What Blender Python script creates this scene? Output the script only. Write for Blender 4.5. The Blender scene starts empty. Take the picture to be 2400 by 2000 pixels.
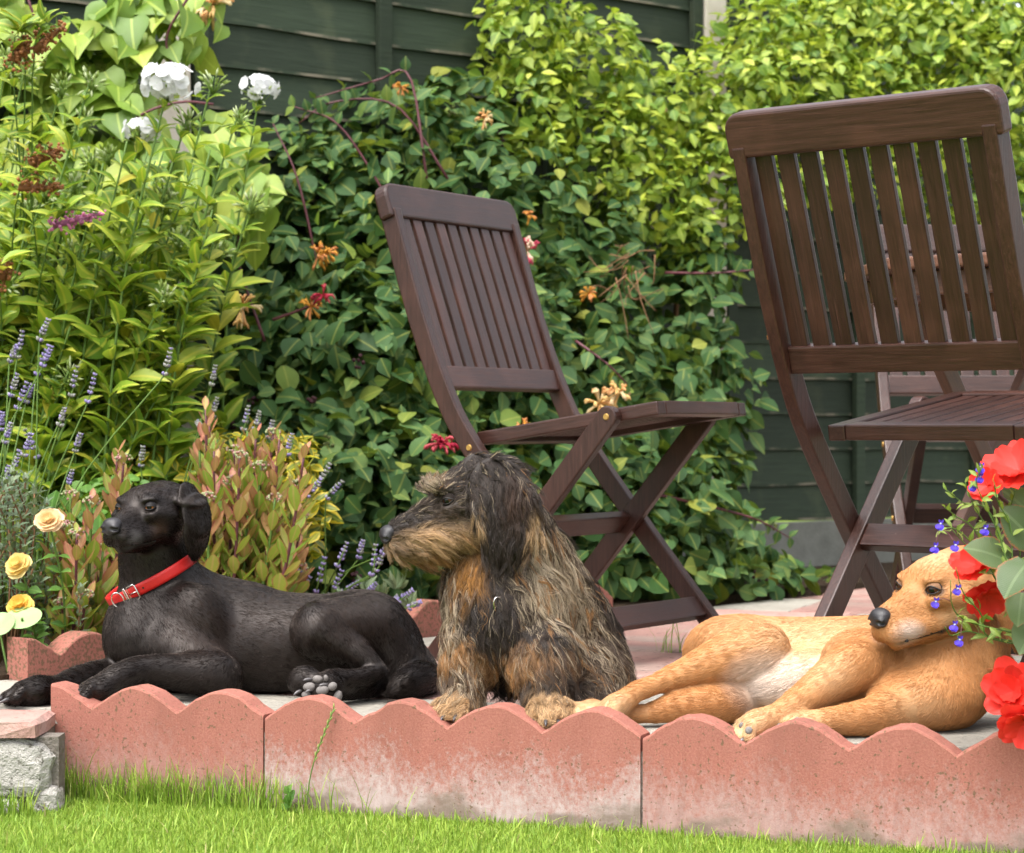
import bpy, bmesh, math, random
import numpy as np
from mathutils import Vector, Matrix
from mathutils.bvhtree import BVHTree

R = math.radians
rng = np.random.default_rng(7)
random.seed(7)
scene = bpy.context.scene
COL = scene.collection

# ---------------------------------------------------------------- camera
F_PX = 5500.0            # focal length in pixels of a 2400 px wide picture
CAM_H = 0.46             # camera height above the patio
cam_data = bpy.data.cameras.new('camera')
cam_data.lens = F_PX / 2400 * 36
cam_data.sensor_width = 36
cam_data.clip_start = 0.05
cam_data.clip_end = 500
cam_data.dof.use_dof = True
cam_data.dof.focus_distance = 3.75
cam_data.dof.aperture_fstop = 9.0
cam = bpy.data.objects.new('camera', cam_data)
COL.objects.link(cam)
cam.location = (0, 0, CAM_H)
cam.rotation_euler = (R(90), 0, 0)
scene.camera = cam

# ---------------------------------------------------------------- sky and sun (bright overcast)
SUN_EL, SUN_AZ = R(64), R(215)      # azimuth clockwise from +Y: behind the camera, to its left
world = bpy.data.worlds.new('World')
scene.world = world
world.use_nodes = True
wn, wl = world.node_tree.nodes, world.node_tree.links
wn.clear()
sky = wn.new('ShaderNodeTexSky'); sky.sky_type = 'NISHITA'; sky.sun_disc = False
sky.sun_elevation = SUN_EL; sky.sun_rotation = SUN_AZ
sky.air_density = 1.0; sky.dust_density = 4.0; sky.ozone_density = 1.0
hs = wn.new('ShaderNodeHueSaturation'); hs.inputs['Saturation'].default_value = 0.30
bg = wn.new('ShaderNodeBackground'); bg.inputs['Strength'].default_value = 0.15
wo = wn.new('ShaderNodeOutputWorld')
wl.new(sky.outputs[0], hs.inputs['Color']); wl.new(hs.outputs[0], bg.inputs['Color']); wl.new(bg.outputs[0], wo.inputs[0])
sun_data = bpy.data.lights.new('sun', 'SUN')
sun_data.energy = 1.35; sun_data.angle = R(50); sun_data.color = (1.0, 0.97, 0.93)
sun = bpy.data.objects.new('sun', sun_data); COL.objects.link(sun)
sd = Vector((math.sin(SUN_AZ) * math.cos(SUN_EL), math.cos(SUN_AZ) * math.cos(SUN_EL), math.sin(SUN_EL)))
sun.rotation_euler = sd.to_track_quat('Z', 'Y').to_euler()
sun.location = (0, 0, 8)

scene.view_settings.view_transform = 'Standard'
scene.view_settings.look = 'None'
scene.view_settings.exposure = 1.62
scene.view_settings.gamma = 1.0
scene.render.engine = 'CYCLES'
scene.cycles.use_denoising = True
scene.cycles.max_bounces = 6
scene.cycles.diffuse_bounces = 3
scene.cycles.glossy_bounces = 2
scene.cycles.transmission_bounces = 3
scene.cycles.use_adaptive_sampling = True
scene.cycles.adaptive_threshold = 0.02
scene.cycles.transparent_max_bounces = 8
scene.cycles.sample_clamp_indirect = 6
scene.render.film_transparent = False

# ---------------------------------------------------------------- helpers
def P(x, y, Y):
    """a picture coordinate and its distance in metres -> the point in the place"""
    return np.array(((x - 1200) / F_PX * Y, Y, CAM_H - (y - 1000) / F_PX * Y))

def PZ(x, z, Y):
    return np.array(((x - 1200) / F_PX * Y, Y, z))

def nrm(v):
    v = np.asarray(v, float)
    return v / (np.linalg.norm(v, axis=-1, keepdims=True) + 1e-12)

def link(o, parent=None):
    COL.objects.link(o)
    if parent is not None:
        o.parent = parent
        o.matrix_parent_inverse = Matrix.Identity(4)
    return o

def tag(o, label=None, cat=None, group=None, kind=None):
    if label: o['label'] = label
    if cat: o['category'] = cat
    if group: o['group'] = group
    if kind: o['kind'] = kind
    return o

def empty(name, loc=(0, 0, 0), rz=0.0):
    o = bpy.data.objects.new(name, None)
    o.empty_display_size = 0.05
    o.location = loc; o.rotation_euler = (0, 0, rz)
    return link(o)

def mesh_from(name, verts, faces, mat=None, smooth=False):
    me = bpy.data.meshes.new(name)
    v = np.asarray(verts, np.float32).reshape(-1, 3)
    if isinstance(faces, np.ndarray):
        n, k = faces.shape
        me.vertices.add(len(v)); me.vertices.foreach_set('co', v.ravel())
        me.loops.add(n * k); me.loops.foreach_set('vertex_index', faces.astype(np.int32).ravel())
        me.polygons.add(n)
        me.polygons.foreach_set('loop_start', np.arange(0, n * k, k, dtype=np.int32))
        me.update(calc_edges=True)
    else:
        me.from_pydata(v.tolist(), [], faces)
    if smooth:
        me.polygons.foreach_set('use_smooth', np.ones(len(me.polygons), bool))
    if mat: me.materials.append(mat)
    me.update()
    return me

def obj(name, me, parent=None, loc=None, rot=None):
    o = bpy.data.objects.new(name, me)
    if loc is not None: o.location = loc
    if rot is not None: o.rotation_euler = rot
    return link(o, parent)

def bm_mesh(name, bm, mat, smooth=False):
    me = bpy.data.meshes.new(name)
    bm.normal_update(); bm.to_mesh(me); bm.free()
    if mat: me.materials.append(mat)
    if smooth: me.polygons.foreach_set('use_smooth', np.ones(len(me.polygons), bool))
    return me

def bevel_all(bm, off, seg=2):
    bmesh.ops.bevel(bm, geom=bm.edges[:], offset=off, segments=seg, profile=0.6, affect='EDGES', clamp_overlap=True)

def box_bm(sx, sy, sz, off=0.0, seg=2):
    bm = bmesh.new()
    bmesh.ops.create_cube(bm, size=1.0)
    bmesh.ops.scale(bm, vec=(sx, sy, sz), verts=bm.verts)
    if off: bevel_all(bm, off, seg)
    return bm

def tube(pts, radii, sides=6, cap=True):
    """verts, faces of a tube along pts"""
    pts = np.asarray(pts, float); n = len(pts)
    radii = np.broadcast_to(np.asarray(radii, float), (n,))
    tan = np.gradient(pts, axis=0); tan = nrm(tan)
    ref = np.array((0, 0, 1.0)) if abs(tan[0][2]) < 0.9 else np.array((1.0, 0, 0))
    V = []
    a = nrm(np.cross(tan[0], ref))
    for i in range(n):
        a = nrm(a - tan[i] * np.dot(a, tan[i])); b = np.cross(tan[i], a)
        for k in range(sides):
            t = 2 * math.pi * k / sides
            V.append(pts[i] + radii[i] * (math.cos(t) * a + math.sin(t) * b))
    Fs = []
    for i in range(n - 1):
        for k in range(sides):
            k2 = (k + 1) % sides
            Fs.append((i * sides + k, i * sides + k2, (i + 1) * sides + k2, (i + 1) * sides + k))
    if cap:
        Fs.append(tuple(range(sides - 1, -1, -1))); Fs.append(tuple((n - 1) * sides + k for k in range(sides)))
    return V, Fs

def curve_pts(pts, n=12):
    """Catmull-Rom through pts"""
    p = np.asarray(pts, float)
    q = np.vstack([2 * p[0] - p[1], p, 2 * p[-1] - p[-2]])
    out = []
    m = len(p) - 1
    for s in np.linspace(0, m, n):
        i = min(int(s), m - 1); t = s - i
        a, b, c, d = q[i], q[i + 1], q[i + 2], q[i + 3]
        out.append(0.5 * ((2 * b) + (-a + c) * t + (2 * a - 5 * b + 4 * c - d) * t * t + (-a + 3 * b - 3 * c + d) * t ** 3))
    return np.array(out)

class MB:
    """collects pieces of ONE mesh"""
    def __init__(s): s.v = []; s.f = []; s.c = []; s.n = 0
    def add(s, v, f, c=None):
        v = np.asarray(v, float).reshape(-1, 3)
        s.v.append(v); s.f += [tuple(i + s.n for i in q) for q in f]
        s.c.append(np.tile(np.asarray(c if c is not None else (1, 1, 1, 1), float), (len(v), 1)))
        s.n += len(v)
    def build(s, name, mat, parent=None, smooth=True, kind=None):
        me = mesh_from(name, np.vstack(s.v), s.f, mat, smooth)
        a = me.attributes.new('col', 'FLOAT_COLOR', 'POINT'); a.data.foreach_set('color', np.vstack(s.c).astype(np.float32).ravel())
        o = obj(name, me, parent)
        if kind: o['kind'] = kind
        return o

# ---------------------------------------------------------------- materials
class NT:
    def __init__(s, name):
        s.m = bpy.data.materials.new(name); s.m.use_nodes = True
        s.n = s.m.node_tree.nodes; s.l = s.m.node_tree.links
        s.n.clear()
        s.out = s.n.new('ShaderNodeOutputMaterial')
    def new(s, t, **kw):
        nd = s.n.new(t)
        for k, v in kw.items():
            if k.startswith('_'): setattr(nd, k[1:], v)
            else: nd.inputs[k.replace('__', ' ')].default_value = v
        return nd
    def link(s, a, b): s.l.new(a, b)
    def coord(s, kind='Object', scale=(1, 1, 1), loc=None):
        tc = s.n.new('ShaderNodeTexCoord'); mp = s.n.new('ShaderNodeMapping')
        mp.inputs['Scale'].default_value = scale
        s.link(tc.outputs[kind], mp.inputs['Vector'])
        return mp.outputs[0]
    def noise(s, vec, scale, detail=4, rough=0.55, dist=0.0):
        nd = s.new('ShaderNodeTexNoise', Scale=scale, Detail=detail, Roughness=rough, Distortion=dist)
        if vec is not None: s.link(vec, nd.inputs['Vector'])
        return nd.outputs['Fac']
    def ramp(s, fac, stops, interp='LINEAR'):
        nd = s.n.new('ShaderNodeValToRGB'); e = nd.color_ramp; e.interpolation = interp
        while len(e.elements) > 1: e.elements.remove(e.elements[-1])
        for i, (p, c) in enumerate(stops):
            el = e.elements[0] if i == 0 else e.elements.new(p)
            el.position = p; el.color = tuple(c) + (1,) if len(c) == 3 else c
        s.link(fac, nd.inputs[0])
        return nd.outputs[0]
    def mix(s, fac, a, b, mode='MIX'):
        nd = s.n.new('ShaderNodeMix'); nd.data_type = 'RGBA'; nd.blend_type = mode
        for sock, v in ((nd.inputs[0], fac), (nd.inputs[6], a), (nd.inputs[7], b)):
            if isinstance(v, (int, float)): sock.default_value = v
            elif isinstance(v, (tuple, list)): sock.default_value = tuple(v) + (1,) if len(v) == 3 else v
            else: s.link(v, sock)
        return nd.outputs[2]
    def math(s, op, a, b=None, clamp=False):
        nd = s.n.new('ShaderNodeMath'); nd.operation = op; nd.use_clamp = clamp
        for sock, v in ((nd.inputs[0], a), (nd.inputs[1], b)):
            if v is None: continue
            if isinstance(v, (int, float)): sock.default_value = v
            else: s.link(v, sock)
        return nd.outputs[0]
    def bump(s, h, strength=0.3, dist=0.01, normal=None):
        nd = s.new('ShaderNodeBump', Strength=strength, Distance=dist)
        s.link(h, nd.inputs['Height'])
        if normal is not None: s.link(normal, nd.inputs['Normal'])
        return nd.outputs[0]
    def principled(s, col, rough=0.6, spec=0.5, normal=None, metal=0.0, **kw):
        nd = s.n.new('ShaderNodeBsdfPrincipled')
        for sock, v in ((nd.inputs['Base Color'], col), (nd.inputs['Roughness'], rough)):
            if isinstance(v, (int, float)): sock.default_value = v
            elif isinstance(v, (tuple, list)): sock.default_value = tuple(v) + (1,) if len(v) == 3 else v
            else: s.link(v, sock)
        nd.inputs['Specular IOR Level'].default_value = spec
        nd.inputs['Metallic'].default_value = metal
        for k, v in kw.items(): nd.inputs[k.replace('__', ' ')].default_value = v
        if normal is not None: s.link(normal, nd.inputs['Normal'])
        return nd
    def done(s, shader):
        s.link(shader.outputs[0] if hasattr(shader, 'outputs') else shader, s.out.inputs['Surface'])
        return s.m

def attr(nt, name):
    a = nt.n.new('ShaderNodeAttribute'); a.attribute_name = name
    return a

def simple(name, col, rough=0.5, spec=0.5, metal=0.0, nscale=60, var=0.25, **kw):
    nt = NT(name)
    n = nt.noise(nt.coord('Object'), nscale, 3)
    c = nt.mix(n, tuple(x * (1 - var) for x in col), tuple(min(1, x * (1 + var)) for x in col))
    return nt.done(nt.principled(c, rough, spec, metal=metal, **kw))

def mat_leaf(name, stops, trans=0.28, rough=0.45, spec=0.45, edge=None):
    """stops: colours from which each leaf picks one; midrib and blotches on top"""
    nt = NT(name)
    oi = nt.n.new('ShaderNodeObjectInfo'); va = attr(nt, 'var'); co = attr(nt, 'leaf')
    v = nt.math('FRACT', nt.math('ADD', oi.outputs['Random'], va.outputs['Fac']))
    c = nt.ramp(v, stops)
    sep = nt.n.new('ShaderNodeSeparateXYZ'); nt.link(co.outputs['Vector'], sep.inputs[0])
    # veins: sideways distance from the midrib in Y, along the leaf in X
    rib = nt.math('LESS_THAN', nt.math('ABSOLUTE', sep.outputs['Y']), 0.03)
    c = nt.mix(nt.math('MULTIPLY', rib, 0.35), c, tuple(min(1, x * 1.7 + 0.03) for x in stops[-1][1]))
    n = nt.noise(nt.coord('Object', (40, 40, 40)), 1.0, 3)
    c = nt.mix(nt.math('MULTIPLY', n, 0.35), c, tuple(x * 0.55 for x in stops[0][1]))
    if edge:
        ew = nt.math('ABSOLUTE', sep.outputs['Z'])
        en = nt.math('ADD', ew, nt.math('MULTIPLY', nt.math('SUBTRACT', n, 0.5), 0.5))
        c = nt.mix(nt.ramp(en, [(edge[1], (0, 0, 0)), (edge[2], (1, 1, 1))]), c, edge[0])
    wv = nt.new('ShaderNodeTexWave', Scale=9.0, Distortion=1.0); wv.bands_direction = 'X'
    nt.link(co.outputs['Vector'], wv.inputs['Vector'])
    bp = nt.bump(wv.outputs['Fac'], 0.25, 0.002)
    p = nt.principled(c, rough, spec, bp)
    tr = nt.n.new('ShaderNodeBsdfTranslucent'); nt.link(nt.mix(0.35, c, (0.45, 0.6, 0.03)), tr.inputs['Color'])
    ms = nt.n.new('ShaderNodeMixShader'); ms.inputs[0].default_value = trans
    nt.link(p.outputs[0], ms.inputs[1]); nt.link(tr.outputs[0], ms.inputs[2])
    return nt.done(ms)

def mat_petal(name, trans=0.3, rough=0.5):
    nt = NT(name)
    a = attr(nt, 'col')
    n = nt.noise(nt.coord('Object'), 90, 3)
    c = nt.mix(nt.math('MULTIPLY', n, 0.25), a.outputs['Color'], (0, 0, 0), 'MULTIPLY')
    c = nt.mix(0.6, c, a.outputs['Color'])
    p = nt.principled(c, rough, 0.3)
    tr = nt.n.new('ShaderNodeBsdfTranslucent'); nt.link(a.outputs['Color'], tr.inputs['Color'])
    ms = nt.n.new('ShaderNodeMixShader'); ms.inputs[0].default_value = trans
    nt.link(p.outputs[0], ms.inputs[1]); nt.link(tr.outputs[0], ms.inputs[2])
    return nt.done(ms)

# ================================================================ the setting
LAWN_Z = -0.148
E0 = np.array((-0.681, 3.80)); ED = nrm(np.array((1.309, -0.493))); EN = np.array((-ED[1], ED[0]))   # front edging line, EN points away from the camera
PITCH = 0.1554
BC = np.array((-0.87, 4.21)); BD = np.array((0.6, 0.8)); BN = np.array((-0.8, 0.6))                  # edging at the back of the patio
FA = np.array((-0.88, 6.0)); FD = nrm(np.array((0.765, 0.64))); FN = np.array((FD[1], -FD[0]))       # fence line, FN points to the camera

# ---- lawn sheet
nt = NT('lawn_soil')
c = nt.mix(nt.noise(nt.coord('Object'), 14, 6), (0.07, 0.11, 0.015), (0.16, 0.22, 0.03))
MAT_LAWN = nt.done(nt.principled(c, 0.9, 0.1, nt.bump(nt.noise(nt.coord('Object'), 160, 3), 0.8, 0.01)))
g = 60
lawn = obj('lawn', mesh_from('lawn', [(-g, -g, LAWN_Z), (g, -g, LAWN_Z), (g, g, LAWN_Z), (-g, g, LAWN_Z)], [(0, 1, 2, 3)], MAT_LAWN))
tag(lawn, kind='structure')

# ---- patio bed of mortar and its riven slabs
nt = NT('mortar')
MAT_MORTAR = nt.done(nt.principled(nt.mix(nt.noise(nt.coord('Object'), 40, 6), (0.10, 0.085, 0.07), (0.26, 0.23, 0.2)), 0.95, 0.1, nt.bump(nt.noise(nt.coord('Object'), 120, 5), 0.8, 0.01)))
front_in = lambda s, off: tuple(E0 + ED * s + EN * off)
patio_poly = [(-2.6, 3.72), (-0.742, 3.72), front_in(-0.07, 0.004), front_in(3.4, 0.004), (6.0, 2.2), (6.0, 8.5), tuple(BC + BD * 4.4), tuple(BC + BD * 0.0 + np.array((0, 0.06))), (-2.6, 4.27)]
def prism(name, poly, z0, z1, mat, parent=None):
    n = len(poly)
    v = [(x, y, z0) for x, y in poly] + [(x, y, z1) for x, y in poly]
    f = [tuple(range(n - 1, -1, -1)), tuple(range(n, 2 * n))] + [(i, (i + 1) % n, n + (i + 1) % n, n + i) for i in range(n)]
    return obj(name, mesh_from(name, v, f, mat), parent)
patio = tag(prism('patio', patio_poly, -0.20, -0.022, MAT_MORTAR), kind='structure')

def mat_slab(name, a, b, stain):
    nt = NT(name)
    oi = nt.n.new('ShaderNodeObjectInfo')
    vec = nt.coord('Object')
    n1 = nt.noise(vec, 9, 6, 0.6); n2 = nt.noise(vec, 45, 5, 0.7); n3 = nt.noise(vec, 4, 3)
    c = nt.mix(n1, a, b)
    c = nt.mix(nt.ramp(n3, [(0.45, (0, 0, 0)), (0.7, (0.75, 0.75, 0.75))]), c, stain)
    c = nt.mix(nt.ramp(n2, [(0.30, (1, 1, 1)), (0.42, (0, 0, 0))]), c, (0.07, 0.06, 0.05))
    hsv = nt.n.new('ShaderNodeHueSaturation'); nt.link(c, hsv.inputs['Color'])
    nt.link(nt.math('ADD', nt.math('MULTIPLY', oi.outputs['Random'], 0.35), 0.82), hsv.inputs['Value'])
    vs = nt.coord('Object', (5, 26, 5))
    h = nt.math('ADD', nt.noise(vs, 2.2, 5), nt.math('MULTIPLY', n2, 0.5))
    return nt.done(nt.principled(hsv.outputs[0], 0.88, 0.2, nt.bump(h, 0.9, 0.012)))
SLABS = [mat_slab('pink_sandstone_slab', (0.29, 0.155, 0.13), (0.38, 0.225, 0.19), (0.31, 0.25, 0.21)),
         mat_slab('buff_sandstone_slab', (0.24, 0.22, 0.185), (0.36, 0.335, 0.285), (0.21, 0.19, 0.16))]

def inside_poly(x, y, poly):
    r = False; j = len(poly) - 1
    for i in range(len(poly)):
        xi, yi = poly[i]; xj, yj = poly[j]
        if (yi > y) != (yj > y) and x < (xj - xi) * (y - yi) / (yj - yi) + xi: r = not r
        j = i
    return r

def clip_poly(pts, p0, n):
    """keep the side of the line through p0 with normal n"""
    out = []
    for i in range(len(pts)):
        a, b = np.array(pts[i]), np.array(pts[(i + 1) % len(pts)])
        da, db = np.dot(a - p0, n), np.dot(b - p0, n)
        if da >= 0: out.append(tuple(a))
        if (da >= 0) != (db >= 0): out.append(tuple(a + (b - a) * da / (da - db)))
    return out

def slab_piece(poly, top, mat, parent, tilt=(0, 0), low=-0.04):
    """a thick slab with chipped rim; poly in world x, y"""
    poly = [np.array(p) for p in poly]
    ctr = sum(poly) / len(poly)
    rim = []
    for i in range(len(poly)):
        a, b = poly[i], poly[(i + 1) % len(poly)]
        m = max(1, int(np.linalg.norm(b - a) / 0.06))
        for k in range(m): rim.append(a + (b - a) * k / m)
    n = len(rim)
    jit = lambda s: rng.normal(0, s, 2)
    lo = [r + jit(0.0015) for r in rim]
    mid = [r + jit(0.0025) for r in rim]
    up = [ctr + (r - ctr) * (1 - 0.007 / max(0.05, np.linalg.norm(r - ctr))) + jit(0.002) for r in rim]
    zt = lambda p: top + tilt[0] * (p - ctr)[0] + tilt[1] * (p - ctr)[1]
    v = [(p[0] - ctr[0], p[1] - ctr[1], low) for p in lo] + [(p[0] - ctr[0], p[1] - ctr[1], zt(p) - 0.006 + rng.normal(0, 0.0012)) for p in mid] + [(p[0] - ctr[0], p[1] - ctr[1], zt(p) + rng.normal(0, 0.0008)) for p in up] + [(0, 0, top + 0.0015)]
    f = []
    for k in range(2):
        for i in range(n):
            j = (i + 1) % n
            f.append((k * n + i, k * n + j, (k + 1) * n + j, (k + 1) * n + i))
    f += [(2 * n + i, 2 * n + (i + 1) % n, 3 * n) for i in range(n)]
    return obj('paving_slab', mesh_from('paving_slab', v, f, mat), parent, loc=(ctr[0], ctr[1], 0))

rows = 0.0; ri = 0
G = 0.009
while rows < 3.6:
    d = float(rng.choice([0.225, 0.30, 0.225, 0.30, 0.45])) if ri else 0.30
    s = -2.2 - float(rng.uniform(0, 0.4))
    while s < 4.6:
        w = float(rng.choice([0.30, 0.45, 0.60, 0.45]))
        off0 = 0.060 + rows
        q = [E0 + ED * a + EN * b for a, b in ((s + G / 2, off0 + G / 2), (s + w - G / 2, off0 + G / 2), (s + w - G / 2, off0 + d - G / 2), (s + G / 2, off0 + d - G / 2))]
        q = [tuple(p) for p in q]
        q = clip_poly(q, BC + BN * -0.012, -BN)                       # stop at the edging behind
        if len(q) > 2: q = clip_poly(q, FA + FN * 0.55, FN)
        if len(q) > 2: q = clip_poly(q, np.array((-0.735, 0)), np.array((1.0, 0)))
        if len(q) > 2:
            cx, cy = np.mean([p[0] for p in q]), np.mean([p[1] for p in q])
            ar = 0.5 * abs(sum(q[i][0] * q[(i + 1) % len(q)][1] - q[(i + 1) % len(q)][0] * q[i][1] for i in range(len(q))))
            if ar > 0.006 and -2 < cx < 2.6:
                slab_piece(q, float(rng.normal(-0.002, 0.0022)), SLABS[0 if rng.random() < 0.52 else 1], patio, (rng.normal(0, 0.006), rng.normal(0, 0.008)))
        s += w
    rows += d; ri += 1
# the slabs at the left corner that overhang the rubble wall
LW = 3.665
for (x0, x1, y0, y1, m, z) in ((-1.16, -0.742, LW - 0.02, LW + 0.15, 0, 0.0), (-1.62, -1.168, LW - 0.01, LW + 0.23, 1, -0.003), (-1.05, -0.742, LW + 0.158, 4.24, 1, 0.002), (-1.5, -1.058, LW + 0.238, 4.24, 0, 0.0), (-2.1, -1.628, LW, 4.2, 1, 0.0)):
    slab_piece([(x0, y0), (x1, y0), (x1, y1), (x0, y1)], z, SLABS[m], patio, low=-0.024)

# ---- scalloped concrete edging stones
def mat_edging(name, bloom, speck):
    nt = NT(name)
    vec = nt.coord('Object')
    oi = nt.n.new('ShaderNodeObjectInfo')
    n1 = nt.noise(vec, 10, 5, 0.6); n2 = nt.noise(vec, 330, 3, 0.7); n3 = nt.noise(vec, 55, 5, 0.65)
    c = nt.mix(n1, (0.215, 0.070, 0.050), (0.305, 0.122, 0.095))
    c = nt.mix(nt.ramp(n2, [(0.35, (0, 0, 0)), (0.75, (0.55, 0.55, 0.55))]), c, (0.42, 0.20, 0.15))
    sep = nt.n.new('ShaderNodeSeparateXYZ'); nt.link(vec, sep.inputs[0])
    # broad damp stains
    st = nt.noise(nt.coord('Object', (1, 1, 0.6)), 7, 4, 0.6)
    c = nt.mix(nt.ramp(st, [(0.50, (0, 0, 0)), (0.72, (0.55, 0.55, 0.55))]), c, (0.19, 0.080, 0.060))
    # lime bloom creeping up from the damp foot of the stone
    big = nt.math('MULTIPLY', nt.math('SUBTRACT', nt.noise(nt.coord('Object', (1, 1, 0.6)), 8, 4), 0.5), 1.7)
    fine = nt.math('MULTIPLY', nt.math('SUBTRACT', nt.noise(nt.coord('Object', (1, 1, 0.75)), 110, 6, 0.8), 0.5), 2.6)
    hz = nt.math('ADD', nt.math('ADD', nt.math('MULTIPLY', sep.outputs['Z'], -9.5), -0.18), nt.math('ADD', big, fine))
    bl = nt.ramp(hz, [(0.15, (0, 0, 0)), (0.95, (bloom,) * 3)])
    c = nt.mix(bl, c, nt.mix(nt.noise(nt.coord('Object', (40, 40, 12)), 2.0, 4), (0.26, 0.19, 0.17), (0.52, 0.44, 0.42)))
    # soil line at the very foot
    so = nt.math('ADD', nt.math('MULTIPLY', sep.outputs['Z'], -22.0), nt.math('MULTIPLY', nt.math('SUBTRACT', nt.noise(nt.coord('Object', (1, 1, 2)), 11, 5), 0.5), 4.0))
    c = nt.mix(nt.ramp(nt.math('MULTIPLY', so, 0.25), [(0.56, (0, 0, 0)), (0.72, (0.9, 0.9, 0.9))]), c, nt.mix(n3, (0.10, 0.075, 0.055), (0.26, 0.20, 0.16)))
    # dark lichen specks, scattered in patches
    pt = nt.math('MULTIPLY', nt.math('SUBTRACT', nt.noise(vec, 12, 3), 0.5), 0.28)
    sp = nt.math('ADD', nt.noise(vec, 150, 2, 0.5), pt)
    c = nt.mix(nt.ramp(sp, [(speck, (0, 0, 0)), (speck + 0.05, (0.85, 0.85, 0.85))]), c, (0.13, 0.085, 0.05))
    h = nt.math('ADD', nt.math('MULTIPLY', n2, 0.5), nt.math('MULTIPLY', n3, 0.6))
    return nt.done(nt.principled(c, 0.92, 0.12, nt.bump(h, 0.35, 0.004)))
ED_M = [mat_edging('pink_concrete_clean', 0.28, 0.62), mat_edging('pink_concrete_limed', 0.9, 0.65), mat_edging('pink_concrete_half_limed', 0.5, 0.63), mat_edging('pink_concrete_lichened', 0.1, 0.52)]

def scallop(u):
    """0 at a trough, 1 at a crest; u in scallops"""
    w = abs((u % 1.0) - 0.5) * 2          # 0 crest, 1 trough
    return (math.cos(w * math.pi / 2)) ** 1.15 if w < 1 else 0.0

def edging_stone(k0, k1, top, amp, foot, thick, mat, origin, rz, flat_end=False):
    """a stone from scallop k0 to k1 (front face at local y = 0)"""
    L = (k1 - k0) * PITCH
    n = int((k1 - k0) * 14) + 1
    g = 0.0018
    xs = np.linspace(g, L - g, n)
    prof = []
    for i, x in enumerate(xs):
        u = k0 + x / PITCH
        z = top + amp * scallop(u) if not (flat_end and u - k0 < 0.5) else top + amp
        chip = 0.004 * rng.random() if rng.random() < 0.06 else 0.0
        prof.append((x, z + rng.normal(0, 0.0007) - chip))
    ch = 0.004
    rings = []
    for (dy, dz, inset) in ((0.0, -ch, 0), (ch * 0.4, -ch * 0.3, 0), (ch, 0, 0), (thick - ch, 0, 0), (thick, -ch, 0)):
        rings.append([(x, dy, z + dz) for x, z in prof])
    v = []; f = []
    for z_ in (foot, foot * 0.45):
        v += [(x, rng.normal(0, 0.0006), z_) for x in xs]
    for r in rings: v += r
    v += [(x, thick, foot) for x in xs]
    m = len(rings) + 3
    for a in range(m - 1):
        for i in range(n - 1): f.append((a * n + i, a * n + i + 1, (a + 1) * n + i + 1, (a + 1) * n + i))
    f.append(tuple(a * n for a in range(m - 1, -1, -1))); f.append(tuple(a * n + n - 1 for a in range(m)))
    me = mesh_from('edging_stone', v, f, mat)
    o = obj('edging_stone', me)
    o.location = origin; o.rotation_euler = (0, 0, rz)
    return o
rzE = math.atan2(ED[1], ED[0]); rzB = math.atan2(BD[1], BD[0])
front = [(-0.5, 2, 0, 'short pink scalloped edging stone at the left end, two and a half scallops long'),
         (2, 6, 1, 'pink scalloped edging stone with white lime bloom, under the wire-haired dog'),
         (6, 10, 2, 'pink scalloped edging stone in front of the golden dog, at the right edge'),
         (10, 14, 0, 'pink scalloped edging stone continuing past the right edge, in front of the pot')]
for k0, k1, m, lab in front:
    q = E0 + ED * (k0 * PITCH)
    o = edging_stone(k0, k1, 0.004, 0.036, LAWN_Z - 0.03, 0.05, ED_M[m], (q[0], q[1], -0.002 * k0 / 2), rzE + rng.normal(0, 0.002))
    tag(o, lab, 'edging stone', 'scalloped edging stones along the front of the patio')
back = [(0, 4.0, True, 'speckled scalloped edging stone with square end, left behind the black dog'),
        (4.0, 8.0, False, 'scalloped edging stone between the black dog and the wire-haired dog'),
        (8.0, 12.0, False, 'scalloped edging stone far back under the slatted chair by the hedge')]
for k0, k1, fl, lab in back:
    q = BC + BD * ((k0) * PITCH)
    kk = 0.0
    o = edging_stone(0.5 if fl else 0.0, (k1 - k0) + (0.5 if fl else 0), 0.048, 0.036, -0.1, 0.055, ED_M[3], (q[0], q[1], -0.003), rzB + rng.normal(0, 0.004), False)
    tag(o, lab, 'edging stone', 'scalloped edging stones around the flower bed')

# ---- rubble wall under the left corner
nt = NT('pale_rubble')
vec = nt.coord('Object')
n1 = nt.noise(vec, 16, 6, 0.7); n2 = nt.noise(vec, 70, 4, 0.7)
c = nt.mix(n1, (0.22, 0.205, 0.18), (0.52, 0.49, 0.45))
c = nt.mix(nt.ramp(n2, [(0.32, (1, 1, 1)), (0.45, (0, 0, 0))]), c, (0.09, 0.08, 0.06))
MAT_RUBBLE = nt.done(nt.principled(c, 0.95, 0.15, nt.bump(nt.math('ADD', n1, n2), 0.9, 0.012)))
wall = empty('stone_wall', (-1.2, LW, 0))
tag(wall, 'low rubble wall of pale stones under the left corner of the patio', 'stone wall')
me = bm_mesh('mortar_core', box_bm(0.98, 0.05, 0.20), MAT_MORTAR)
obj('mortar_core', me, wall, loc=(0.0, 0.036, -0.126))
def rubble(w, h, d):
    bm = bmesh.new(); bmesh.ops.create_cube(bm, size=1.0)
    bmesh.ops.subdivide_edges(bm, edges=bm.edges[:], cuts=3, use_grid_fill=True)
    for v in bm.verts:
        p = np.array(v.co) * 2
        q = p / (np.sum(np.abs(p) ** 5) ** (1 / 5)) * 0.5
        q = q * (1 + rng.normal(0, 0.035, 3))
        v.co = (q[0] * w, q[1] * d, q[2] * h)
    return bm_mesh('stone', bm, MAT_RUBBLE)
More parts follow.
